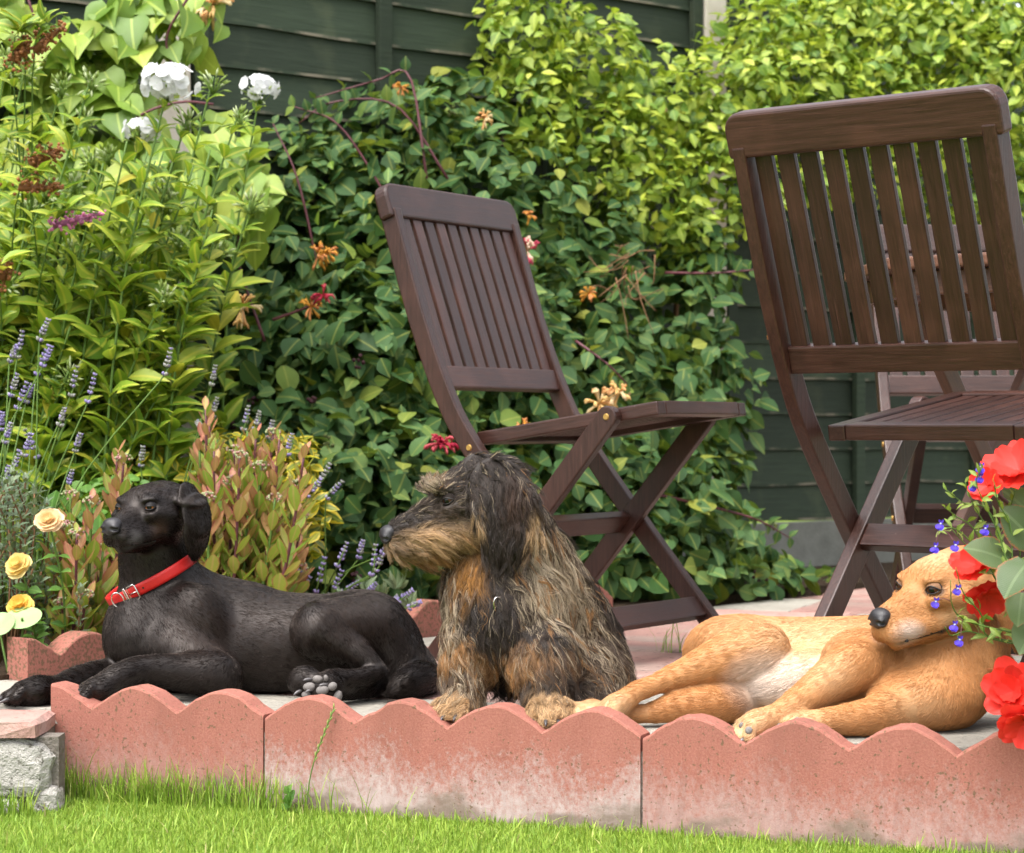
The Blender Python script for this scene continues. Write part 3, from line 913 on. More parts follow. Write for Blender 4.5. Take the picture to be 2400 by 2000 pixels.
def fur_coat(s, N, mat, parent, lift=0.35, width=0.00045, seg=4, jitter=0.18, cj=0.25, dens=None, droop=0.0, lenj=0.3):
    p, n, f, c, ln = s.sample(N, dens)
    # neighbouring hairs lie together in small tufts that share their lean and shade
    from mathutils.kdtree import KDTree
    Ng = N // 16; gp = s.sample(Ng, dens)[0]; kd = KDTree(Ng)
    for i in range(Ng): kd.insert(gp[i], i)
    kd.balance(); gi = np.array([kd.find(v)[1] for v in p])
    tuft = rng.normal(0, 1, Ng)[gi]
    f = nrm(f + rng.normal(0, jitter * 1.3, (Ng, 3))[gi] + rng.normal(0, jitter * 0.5, f.shape)); f = nrm(f - n * np.sum(f * n, 1)[:, None])
    lift = lift * (1 + 0.5 * rng.normal(0, 1, Ng)[gi]).clip(0.2, 2.2)
    L = ln * (1 + rng.normal(0, lenj, N)).clip(0.4, 1.8)
    d = nrm(f + n * (lift * (1 + rng.normal(0, 0.15, N)))[:, None])
    pts = [p - n * 0.001]
    q = p.copy()
    for j in range(1, seg):
        st = L / (seg - 1)
        d = nrm(d - n * (0.10 * lift)[:, None] + np.array((0, 0, -droop)))
        q = q + d * st[:, None]
        pts.append(q)
    pts = np.stack(pts, 1)
    taper = np.linspace(1, 0.25, seg)
    rad = width * taper[None, :] * (1 + rng.normal(0, 0.2, (N, 1))).clip(0.5, 1.6)
    col = np.clip(c * (1 + cj * (0.8 * tuft + 0.6 * rng.normal(0, 1, N)))[:, None].clip(0.3, 2.2), 0, 1)
    return strands('fur', pts, rad, col, mat, parent)

def mat_fur(name, rough=0.35, spec=0.5, tr=0.25, tint=(1, 1, 1)):
    nt = NT(name)
    a = attr(nt, 'col')
    p = nt.principled(a.outputs['Color'], rough, spec, Specular__Tint=tuple(tint) + (1,))
    t = nt.n.new('ShaderNodeBsdfTranslucent'); nt.link(a.outputs['Color'], t.inputs['Color'])
    ms = nt.n.new('ShaderNodeMixShader'); ms.inputs[0].default_value = tr
    nt.link(p.outputs[0], ms.inputs[1]); nt.link(t.outputs[0], ms.inputs[2])
    return nt.done(ms)
def mat_skin(name, mul, rough=0.6, spec=0.3, tint=(1, 1, 1)):
    nt = NT(name)
    a = attr(nt, 'col')
    c = nt.mix(1.0, a.outputs['Color'], (mul, mul, mul), 'MULTIPLY')
    n = nt.noise(nt.coord('Object', (1, 1, 1)), 500, 3)
    return nt.done(nt.principled(c, rough, spec, nt.bump(n, 0.3, 0.002), Specular__Tint=tuple(tint) + (1,)))
nt = NT('nose_leather')
vo = nt.new('ShaderNodeTexVoronoi', Scale=700.0); nt.link(nt.coord('Object'), vo.inputs['Vector'])
MAT_NOSE = nt.done(nt.principled((0.018, 0.016, 0.018), 0.42, 0.5, nt.bump(vo.outputs['Distance'], 0.35, 0.001)))
MAT_PUPIL = simple('pupil', (0.003, 0.003, 0.003), 0.08, 0.4, var=0.05)
MAT_LID = simple('eyelid_skin', (0.012, 0.009, 0.008), 0.45, 0.5)
MAT_CLAW = simple('claw_horn', (0.05, 0.045, 0.045), 0.3, 0.5)
MAT_CLAW_GREY = simple('grey_claw_horn', (0.12, 0.11, 0.11), 0.3, 0.5)
nt = NT('pad_leather')
n_ = nt.noise(nt.coord('Object'), 300, 4)
MAT_PAD = nt.done(nt.principled(nt.mix(n_, (0.10, 0.09, 0.085), (0.22, 0.20, 0.185)), 0.75, 0.3, nt.bump(n_, 0.5, 0.002)))
MAT_STEEL = simple('steel', (0.65, 0.63, 0.6), 0.25, 0.5, 1.0)

def eyeball(parent, c, look, r, iris, upv=(0, 0, 1), lid_mat=None, up_lid=20):
    lid_mat = lid_mat or MAT_LID
    """ball with pupil and iris facing look, and dark lids above and below"""
    look = nrm(look)
    V = []; Fs = []; mi = []
    nu, nv = 20, 14
    x = nrm(np.cross(np.asarray(upv, float), look)); y = np.cross(look, x)
    V.append(np.asarray(c) + look * r * 1.03)
    for j in range(1, nv + 1):
        th = math.pi * (j / nv) * 0.98
        for i in range(nu):
            ph = 2 * math.pi * i / nu
            V.append(np.asarray(c) + r * (math.cos(th) * look + math.sin(th) * (math.cos(ph) * x + math.sin(ph) * y)))
    for i in range(nu): Fs.append((0, 1 + i, 1 + (i + 1) % nu)); mi.append(0)
    for j in range(nv - 1):
        for i in range(nu):
            a = 1 + j * nu
            Fs.append((a + i, a + nu + i, a + nu + (i + 1) % nu, a + (i + 1) % nu))
            mi.append(0 if j < 1 else (1 if j < 5 else 2))
    im = simple('iris', iris, 0.3, 0.2, nscale=900, var=0.5)
    me = mesh_from('eye', V, Fs, MAT_PUPIL, True)
    me.materials.append(im); me.materials.append(MAT_LID)
    me.polygons.foreach_set('material_index', np.array(mi, np.int32))
    e = obj('eye', me, parent)
    # lids: shells over the ball with an almond opening, and a dark rim along it
    rim = MB(); lid = MB(); R1 = r * 1.06
    def at(az, el, rad):
        return np.asarray(c) + rad * (math.cos(el) * math.cos(az) * look + math.cos(el) * math.sin(az) * x + math.sin(el) * y)
    m = 13
    for sgn, op in ((1, R(up_lid)), (-1, R(17))):
        edge = []; V2 = []; F2 = []
        for i_ in range(m):
            az = R(78) * (i_ / (m - 1) * 2 - 1); e0 = sgn * op * max(0.0, math.cos(az / R(62) * math.pi / 2)) if abs(az) < R(62) else 0.0
            edge.append(at(az, e0, R1 * 1.0))
            for k_ in range(6):
                el = e0 + (sgn * R(84) - e0) * k_ / 5
                V2.append(at(az, el, R1 * (1 - 0.03 * k_ / 5)))
        for i_ in range(m - 1):
            for k_ in range(5):
                a_ = i_ * 6 + k_; F2.append((a_, a_ + 6, a_ + 7, a_ + 1))
        lid.add(V2, F2)
        rim.add(*tube(edge, r * np.array([0.03] + [0.085 if sgn > 0 else 0.065] * (m - 2) + [0.03]), 5))
    lid.build('eyelid', lid_mat, e); rim.build('eyelid_rim', MAT_LID, e)
    return e

def nose_pad(parent, c, f, u, l, S):
    """nose leather with two nostrils"""
    s = Sculpt(np.asarray(c) - 0.035 * S, np.asarray(c) + 0.035 * S, 0.0014 * S)
    ax = (f, u, l)
    q = lambda a, b, d: np.asarray(c) + S * (f * a + u * b + l * d)
    s.ell(q(-0.003, 0.003, 0), np.array((0.014, 0.011, 0.0165)) * S, ax, 0.004)
    s.ell(q(0.002, -0.006, 0), np.array((0.010, 0.009, 0.009)) * S, ax, 0.006)
    for sg in (-1, 1):
        s.ell(q(0.004, -0.003, sg * 0.0095), np.array((0.009, 0.008, 0.0075)) * S, ax, 0.004)
    for sg in (-1, 1):
        s.cap(q(0.014, -0.0025, sg * 0.0075), q(0.006, -0.004, sg * 0.013), 0.0035 * S, 0.0028 * S, 0.003, op='sub')
    s.cap(q(0.016, -0.003, 0), q(0.014, -0.016, 0), 0.0012 * S, 0.001 * S, 0.002, op='sub')
    s.skin(1)
    return obj('nose', mesh_from('nose', s.V, s.Q.astype(np.int32), MAT_NOSE, True), parent)

def lip_path(s, q, m, l):
    """points along the closed mouth on both sides, laid on the skin"""
    out = []
    for sg in (-1, 1):
        pts = []
        for a in np.linspace(0, 1, 14):
            b = q((m - 0.019) - (m - 0.073) * a, -0.0475 - 0.0045 * math.sin(a * 2.6), sg * 0.09)
            h = s.bvh.ray_cast(Vector(b), Vector(-sg * l), 0.12)
            if h[0] is not None: pts.append(np.array(h[0]) + np.array(h[1]) * 0.0012)
        out.append(pts)
    return out

def lips(parent, paths, r):
    for pts in paths:
        if len(pts) < 4: continue
        mb = MB(); mb.add(*tube(curve_pts(pts, 20), np.concatenate([[r * 0.4], np.full(18, r), [r * 1.5]]), 6)); mb.build('lip', MAT_LID, parent)

def claw(parent, base, d, L, r, mat, sag=0.5):
    base = np.asarray(base, float); d = nrm(d)
    pts = [base - d * L * 0.3, base + d * L * 0.35, base + d * L * 0.75 + np.array((0, 0, -sag * L * 0.18)), base + d * L + np.array((0, 0, -sag * L * 0.45))]
    mb = MB(); mb.add(*tube(pts, [r, r * 0.9, r * 0.6, r * 0.15], 7))
    return mb.build('claw', mat, parent)

def head_frame(o, f, up=(0, 0, 1), roll=0.0):
    f = nrm(f); l = nrm(np.cross(np.asarray(up, float), f)); u = np.cross(f, l)
    if roll:
        l, u = l * math.cos(roll) + u * math.sin(roll), u * math.cos(roll) - l * math.sin(roll)
    return np.asarray(o, float), f, u, l

def head(s, fr, S, col, muz=1.0, lip_col=None, k=0.016, ln=None):
    """skull, brow, muzzle, flews, jaw and cheeks; muz stretches the muzzle"""
    o, f, u, l = fr
    q = lambda a, b, c: o + S * (f * a + u * b + l * c)
    kw = dict(col=col, ln=ln)
    bk = -f + 0.15 * u
    s.ell(q(0.0, -0.003, 0), S * np.array((0.062, 0.044, 0.054)), (f, u, l), k, flow=bk, **kw)
    s.ell(q(-0.035, -0.001, 0), S * np.array((0.042, 0.039, 0.047)), (f, u, l), k, flow=bk, **kw)
    s.ell(q(0.030, 0.009, 0), S * np.array((0.036, 0.027, 0.040)), (f, u, l), k, flow=bk, **kw)
    m = 0.125 * muz
    s.cap(q(0.045, -0.022, 0), q(m - 0.018, -0.027, 0), 0.035 * S, 0.0215 * S, k * 0.8, flow=-f, **kw)
    s.cap(q(0.045, 0.000, 0), q(m - 0.014, -0.011, 0), 0.020 * S, 0.0125 * S, k * 0.7, flow=-f, **kw)
    for sg in (-1, 1):
        s.cap(q(0.055, -0.040, sg * 0.020), q(m - 0.014, -0.035, sg * 0.0105), 0.020 * S, 0.0170 * S, k * 0.5, flow=-f - 0.4 * u, **kw)
        s.ell(q(0.012, -0.026, sg * 0.030), S * np.array((0.040, 0.034, 0.026)), (f, u, l), k, flow=-f - 0.3 * u, **kw)
        s.ell(q(0.048, 0.020, sg * 0.027), S * np.array((0.015, 0.0055, 0.014)), (f, u, l), k * 0.6, flow=bk, **kw)
        s.cap(q(0.058, -0.004, sg * 0.034), q(0.02, -0.012, sg * 0.048), 0.012 * S, 0.014 * S, k * 0.6, flow=-f, **kw)
    s.cap(q(0.015, -0.050, 0), q(m - 0.024, -0.052, 0), 0.026 * S, 0.0125 * S, k * 0.5, flow=-f - 0.3 * u, **kw)
    for sg in (-1, 1):
        s.ell(q(0.0605, 0.0085, sg * 0.0355), S * 0.0092, None, 0.007, op='sub')
        # mouth line
        s.cap(q(m - 0.012, -0.0495, sg * 0.012), q(0.055, -0.0535, sg * 0.033), 0.0042 * S, 0.0045 * S, 0.003, op='sub')
    return q

def ear(s, q, sg, S, pts, rad, thin, col, fwd, ln=None, k=0.02):
    """pendant ear: flat chain of points in head units"""
    p = [q(a, b, sg * c) for a, b, c in pts]
    out = []
    for i in range(len(p) - 1):
        d = nrm(p[i + 1] - p[i])
        nn = nrm(np.cross(d, fwd))
        s.cap(p[i], p[i + 1], rad[i] * S, rad[i + 1] * S, k if i == 0 else 0.008, flat=(nn, thin), flow=p[-1] - p[0], col=col, ln=ln)
    return p

def paw(s, c, d, up, r, col, ln=None, spread=0.75, toes=4, tl=1.0):
    """a paw pointing along d with separate toes; returns toe tips"""
    d, up = nrm(d), nrm(up); side = nrm(np.cross(d, up)); c = np.asarray(c, float)
    s.ell(c - d * 0.1 * r, np.array((1.0, 0.75, 0.85)) * r, (d, up, side), 0.012, flow=d, col=col, ln=ln)
    tips = []
    for i in range(toes):
        a = (i - (toes - 1) / 2) / ((toes - 1) / 2)
        fw = 1.0 - 0.28 * abs(a) ** 2
        t0 = c + d * r * 0.35 + side * a * r * spread * 0.75 + up * r * 0.25
        t1 = c + d * r * (0.95 * tl) * fw * 1.15 + side * a * r * spread - up * r * 0.22
        s.cap(t0, t1, r * 0.30, r * 0.36, 0.003, flow=d, col=col, ln=ln)
        tips.append((t1 + d * r * 0.36, nrm(d * 1.0 + side * a * 0.25 - up * 0.15)))
    return tips

def neck_band(s, c, axis, width, thick, n=72, rmax=0.14, rlim=(0.03, 0.14)):
    """closed loop fitted to the neck: points, outward directions"""
    axis = nrm(axis); x = nrm(np.cross(axis, (0.3, 1, 0.1))); y = np.cross(axis, x)
    pts = []
    for i in range(n):
        t = 2 * math.pi * i / n
        d = math.cos(t) * x + math.sin(t) * y
        r = rlim[1]
        h = s.bvh.ray_cast(Vector(np.asarray(c)), Vector(d), rmax)
        if h[0] is not None: r = h[3]
        pts.append(r)
    r = np.clip(np.array(pts), *rlim)
    for _ in range(5): r = (np.roll(r, 1) + r + np.roll(r, -1)) / 3
    out = []
    for i in range(n):
        t = 2 * math.pi * i / n
        d = math.cos(t) * x + math.sin(t) * y
        out.append((np.asarray(c) + d * (r[i] + thick * 0.9), d))
    return out, axis

def band_mesh(name, loop, axis, width, thick, mat, parent, i0=0, i1=None, closed=True):
    mb = MB(); n = len(loop); V = []
    sel = list(range(n)) if closed else list(range(i0, i1))
    prof = [(-0.5, 0), (-0.44, 0.9), (-0.2, 1.0), (0.2, 1.0), (0.44, 0.9), (0.5, 0), (0.45, -0.6), (-0.45, -0.6)]
    for i in sel:
        p, d = loop[i % n]
        for a, b in prof: V.append(p + axis * a * width + d * b * thick)
    m = len(prof); F_ = []; k = len(sel)
    for i in range(k if closed else k - 1):
        for j in range(m):
            i2 = (i + 1) % k
            F_.append((i * m + j, i2 * m + j, i2 * m + (j + 1) % m, i * m + (j + 1) % m))
    if not closed:
        F_.append(tuple(range(m))); F_.append(tuple((k - 1) * m + j for j in range(m - 1, -1, -1)))
    mb.add(V, F_)
    return mb.build(name, mat, parent)

def ring_mesh(name, c, nrm_dir, upd, rx, ry, tr, mat, parent, dshape=False):
    nrm_dir = nrm(nrm_dir); x = nrm(np.cross(upd, nrm_dir)); y = np.cross(nrm_dir, x)
    pts = [np.asarray(c) + x * rx * math.cos(t) + y * ry * (math.sin(t) if not dshape or math.sin(t) < 0 else math.sin(t) * 0.5) for t in np.linspace(0, 2 * math.pi, 25)]
    mb = MB(); mb.add(*tube(pts, tr, 8, False))
    return mb.build(name, mat, parent)

def frame_mesh(name, c, nd, upd, w, h, tr, mat, parent):
    """rectangular buckle frame"""
    nd = nrm(nd); x = nrm(np.cross(upd, nd)); y = np.cross(nd, x)
    pts = []
    for a, b in ((-1, -0.8), (-0.8, -1), (0.8, -1), (1, -0.8), (1, 0.8), (0.8, 1), (-0.8, 1), (-1, 0.8), (-1, -0.8)):
        pts.append(np.asarray(c) + x * a * w / 2 + y * b * h / 2)
    mb = MB(); mb.add(*tube(pts, tr, 7, False))
    return mb.build(name, mat, parent)

def mat_leather(name, col):
    nt = NT(name)
    n = nt.noise(nt.coord('Object'), 220, 4)
    c = nt.mix(n, tuple(x * 0.75 for x in col), tuple(min(1, x * 1.15) for x in col))
    return nt.done(nt.principled(c, 0.5, 0.4, nt.bump(n, 0.25, 0.001)))

# ---------------------------------------------------------------- black short-haired dog, lying, head up
BK = (0.0085, 0.0058, 0.0048); BKB = (0.0205, 0.0122, 0.0090); BKD = (0.007, 0.006, 0.006)
def black_dog():
    s = Sculpt((-0.86, 3.70, -0.005), (-0.10, 4.33, 0.40), 0.0029)
    left = np.array((-1.0, 0, 0)); right = -left; dn = np.array((0, 0, -1.0))
    # trunk
    s.chain([P(410, 1475, 4.11), P(500, 1497, 4.12), P(640, 1515, 4.12), P(760, 1515, 4.12), P(865, 1522, 4.12)], [0.090, 0.095, 0.089, 0.083, 0.081], 0.03, flow=right + 0.25 * dn)
    s.ell(P(480, 1545, 4.10), (0.10, 0.088, 0.062), None, 0.04, flow=right + 0.5 * dn)
    s.chain([P(350, 1440, 4.09), P(332, 1500, 4.06), P(345, 1545, 4.06)], [0.066, 0.060, 0.05], 0.04, flow=dn + 0.4 * right)
    # neck
    s.chain([P(412, 1430, 4.12), P(370, 1345, 4.10), P(358, 1270, 4.085), P(362, 1215, 4.085)], [0.074, 0.059, 0.052, 0.045], 0.035, flow=dn + 0.5 * right)
    s.cap(P(465, 1425, 4.13), P(570, 1443, 4.13), 0.045, 0.045, 0.05, flow=right)
    # shoulder blade and upper arm on the near side, and on the far side
    s.ell(P(452, 1465, 4.030), (0.052, 0.036, 0.070), None, 0.030, flow=dn + right)
    s.cap(P(405, 1520, 4.02), P(512, 1590, 3.985), 0.048, 0.042, 0.017, flow=dn + 0.7 * right)
    s.cap(P(330, 1525, 4.16), P(345, 1590, 4.15), 0.05, 0.04, 0.03, flow=dn)
    # near foreleg
    e = PZ(508, 0.040, 3.975)
    s.chain([e, P(430, 1577, 3.955), P(340, 1570, 3.925), PZ(285, 0.046, 3.895), PZ(240, 0.030, 3.872)], [0.036, 0.030, 0.0225, 0.0215, 0.021], 0.008, flow=left + 0.4 * dn)
    t1 = paw(s, PZ(222, 0.024, 3.862), (-0.95, -0.45, 0), (0, 0, 1), 0.029, BK)
    # far foreleg
    s.chain([P(335, 1590, 4.12), P(270, 1585, 4.05), P(190, 1597, 3.97), P(130, 1622, 3.90), PZ(92, 0.028, 3.862)], [0.038, 0.030, 0.0255, 0.023, 0.022], 0.016, flow=left + 0.3 * dn)
    t2 = paw(s, PZ(68, 0.024, 3.845), (-0.95, -0.35, 0), (0, 0, 1), 0.031, BK)
    # hindquarters: thigh, knee, shin, hock, foot
    s.ell(P(850, 1485, 4.09), (0.085, 0.085, 0.075), None, 0.03, flow=right + dn)
    s.cap(P(872, 1480, 4.055), P(752, 1478, 3.998), 0.068, 0.052, 0.007, flow=dn + 0.4 * right)
    s.cap(P(748, 1486, 3.985), P(836, 1532, 3.972), 0.047, 0.025, 0.008, flow=dn + 0.6 * right)
    s.chain([P(836, 1532, 3.972), P(886, 1569, 3.960)], [0.025, 0.0135], 0.006, flow=right + dn)
    s.chain([P(889, 1573, 3.957), P(835, 1591, 3.928), P(778, 1592, 3.900)], [0.0135, 0.0145, 0.0165], 0.005, flow=left)
    s.ell(P(930, 1555, 4.07), (0.050, 0.075, 0.072), None, 0.03, flow=dn)
    s.cap(P(900, 1595, 4.04), P(850, 1605, 3.98), 0.030, 0.024, 0.02, flow=left)
    # lower hind foot
    s.chain([PZ(855, 0.020, 3.975), PZ(815, 0.020, 3.94), PZ(782, 0.026, 3.91)], [0.019, 0.0175, 0.02], 0.008, flow=left)
    pa = P(715, 1597, 3.895); pb = P(766, 1622, 3.880); pb[2] = max(pb[2], 0.027)
    dpa = nrm((-0.75, -0.5, -0.25)); dpb = nrm((-0.75, -0.55, -0.1))
    for c_, d_ in ((pa, dpa), (pb, dpb)):
        s.ell(c_, (0.028, 0.022, 0.026), None, 0.012, flow=left)
    # tail curled round to the front
    s.chain([P(930, 1515, 4.13), P(972, 1545, 4.12), P(998, 1590, 4.07), PZ(985, 0.030, 4.01), PZ(950, 0.024, 3.97), PZ(917, 0.012, 3.955)], [0.032, 0.026, 0.026, 0.028, 0.024, 0.009], 0.014, flow=None, ln=0.013)
    # head
    psi = R(26)
    fr = head_frame(P(360, 1188, 4.055), (-math.sin(psi), -math.cos(psi), -0.13), roll=R(2))
    q = head(s, fr, 1.0, BK, 1.0, ln=0.006)
    o, f, u, l = fr
    ear(s, q, 1, 1.0, [(-0.016, 0.021, 0.040), (-0.018, 0.010, 0.064), (-0.022, -0.020, 0.072), (-0.018, -0.052, 0.071), (-0.014, -0.076, 0.068)], [0.017, 0.031, 0.039, 0.037, 0.023], 0.22, BK, f, 0.006)
    ear(s, q, -1, 1.0, [(-0.016, 0.020, 0.040), (-0.022, 0.008, 0.062), (-0.030, -0.018, 0.073), (-0.030, -0.055, 0.074)], [0.014, 0.027, 0.036, 0.026], 0.22, BK, f, 0.006)
    s.floor(0.001)
    s.skin(2)
    s.attributes(BK, 0.0075)
    # brown cast on the flanks, grey lips, brown cheek
    s.paint(P(470, 1480, 3.98), (0.09, 0.08, 0.10), BKB, 0.8, 0.8)
    s.paint(P(800, 1470, 4.0), (0.11, 0.1, 0.07), BKB, 0.8, 0.7)
    s.paint(P(650, 1480, 4.02), (0.13, 0.1, 0.10), BKB, 0.9, 0.5)
    for sg in (-1, 1):
        s.paint(q(0.102, -0.042, sg * 0.020), 0.022, (0.20, 0.185, 0.18), 0.9, 0.85)
        s.paint(q(0.055, -0.030, sg * 0.045), 0.022, (0.060, 0.028, 0.015), 0.9, 0.8)
        s.paint(q(0.052, 0.028, sg * 0.027), 0.013, (0.004, 0.003, 0.003), 0.6, 0.9)
        s.paint(q(0.060, 0.010, sg * 0.035), 0.016, (0.004, 0.003, 0.003), 0.5, 0.9, ln=0.003)
    s.paint(q(0.01, 0.035, 0), (0.07, 0.07, 0.03), (0.024, 0.0155, 0.012), 0.9, 0.9)
    s.paint(q(0.075, 0.004, 0), (0.04, 0.04, 0.02), (0.020, 0.0135, 0.0105), 0.9, 0.8)
    s.paint(q(0.10, -0.062, 0), 0.020, (0.05, 0.047, 0.045), 0.9, 0.7)
    s.paint(q(0.12, -0.012, 0), 0.022, BKD, 0.9, 0.9, ln=0.003)
    dog = s.body('dog', mat_skin('black_coat_skin', 0.6, 0.42, 0.36, (1.0, 0.90, 0.85)))
    tag(dog, 'black short-haired dog in a red collar lying with its head up', 'dog')
    lp = lip_path(s, q, 0.125, l)
    for pts in lp:
        for c_ in pts: s.bare(c_, 0.0038)
    s.bare(q(0.130, -0.012, 0), 0.017)
    for sg in (-1, 1):
        for a in np.linspace(0, 1, 8): s.bare(q(0.113 - 0.058 * a, -0.0495 - 0.004 * a, sg * (0.012 + 0.021 * a)), 0.004)
    for sg in (-1, 1): s.bare(q(0.060, 0.0085, sg * 0.034), 0.0095)
    fur_coat(s, 150000, mat_fur('black_fur', 0.24, 0.26, 0.02, (1.0, 0.84, 0.75)), dog, lift=0.06, width=0.00034, jitter=0.10, cj=0.4, dens=s.D)
    for sg in (-1, 1):
        eyeball(dog, q(0.0508, 0.0080, sg * 0.0302), f * 0.9 + l * sg * 0.30 - u * 0.05, 0.0105, (0.26, 0.085, 0.016), u, simple('black_lid', (0.010, 0.008, 0.008), 0.6, 0.25), 17)
    nose_pad(dog, q(0.127, -0.013, 0), f, u, l, 1.05)
    lips(dog, lp, 0.0017)
    for tips in (t1, t2):
        for b_, d_ in tips: claw(dog, b_, d_, 0.017, 0.0036, MAT_CLAW)
    # pads of the two hind feet, turned to the camera
    for (zx, zy, rx, rz, tilt) in ((612, 1020, 11, 8, -0.1), (530, 1092, 14, 9.5, 0.1), (500, 1160, 11, 7, 0.2), (690, 1010, 5, 7, 0.3),
                                   (752, 1088, 10, 8.5, 0.5), (655, 1125, 13.5, 9.5, 0.15), (630, 1205, 15, 9.5, 0.3), (800, 1188, 9.5, 14, -0.2)):
        h = s.hit(600 + zx / 4.2, 1350 + zy / 4.2)
        if h is None: continue
        c_, n_ = h; mpp = c_[1] / F_PX
        bm = bmesh.new(); bmesh.ops.create_uvsphere(bm, u_segments=16, v_segments=10, radius=1.0)
        n_ = nrm(n_ + np.array((0, -0.6, 0))); x = nrm(np.cross((0, 0, 1), n_)); y = np.cross(n_, x)
        x, y = x * math.cos(tilt) + y * math.sin(tilt), y * math.cos(tilt) - x * math.sin(tilt)
        for v in bm.verts:
            w = v.co; a = c_ + n_ * 0.0015 + x * w[0] * rx * 1.15 * mpp + y * w[1] * rz * 1.15 * mpp + n_ * w[2] * 0.0075
            v.co = a
        obj('paw_pad', bm_mesh('paw_pad', bm, MAT_PAD, True), dog)
    for (zx, zy, dx, dz) in ((530, 1020, -1, 0.3), (430, 1130, -0.8, -0.8), (555, 1120, -1, -0.2), (685, 1072, -1, 0.4)):
        h = s.hit(600 + zx / 4.2, 1350 + zy / 4.2)
        if h is not None: claw(dog, h[0] + h[1] * 0.001, (dx, -0.6, dz * 0.4), 0.012, 0.0028, MAT_CLAW_GREY)
    # red collar with buckle, keeper and ring
    ax = nrm((-0.45, -0.13, 0.86))
    loop, axn = neck_band(s, P(362, 1352, 4.09), ax, 0.02, 0.003, rmax=0.085)
    loop = [(p + d * 0.004, d) for p, d in loop]
    col = band_mesh('collar', loop, axn, 0.0205, 0.0024, mat_leather('red_leather', (0.50, 0.012, 0.010)), dog)
    col['label'] = 'bright red leather collar with steel buckle'
    def near(x, y):
        d = [np.hypot((p[0] / p[1] * F_PX + 1200) - x, 1000 - (p[2] - CAM_H) / p[1] * F_PX - y) + (1000 if dd[1] > 0.2 else 0) for p, dd in loop]
        return loop[int(np.argmin(d))]
    p, d = near(322, 1398); tan = np.cross(axn, d)
    frame_mesh('buckle', p + d * 0.004, d, axn, 0.018, 0.027, 0.0013, MAT_STEEL, col)
    mb = MB(); mb.add(*tube([p + d * 0.0045 + tan * 0.008, p + d * 0.005 - tan * 0.009], 0.0011, 6)); mb.build('buckle_pin', MAT_STEEL, col)
    p, d = near(300, 1403); frame_mesh('keeper', p + d * 0.003, d, axn, 0.004, 0.026, 0.0012, MAT_STEEL, col)
    p, d = near(282, 1402); ring_mesh('collar_ring', p + d * 0.006, nrm(d + 0.9 * np.cross(axn, d)), axn, 0.010, 0.014, 0.0012, MAT_STEEL, col)
    p, d = near(338, 1386)
    bm = bmesh.new(); bmesh.ops.create_cone(bm, cap_ends=True, segments=10, radius1=0.0018, radius2=0.0018, depth=0.0008)
    M = Vector(d).to_track_quat('Z', 'Y').to_matrix().to_4x4(); M.translation = Vector(p + d * 0.0026)
    bmesh.ops.transform(bm, matrix=M, verts=bm.verts)
    obj('collar_hole', bm_mesh('collar_hole', bm, MAT_LID), col)
    return dog

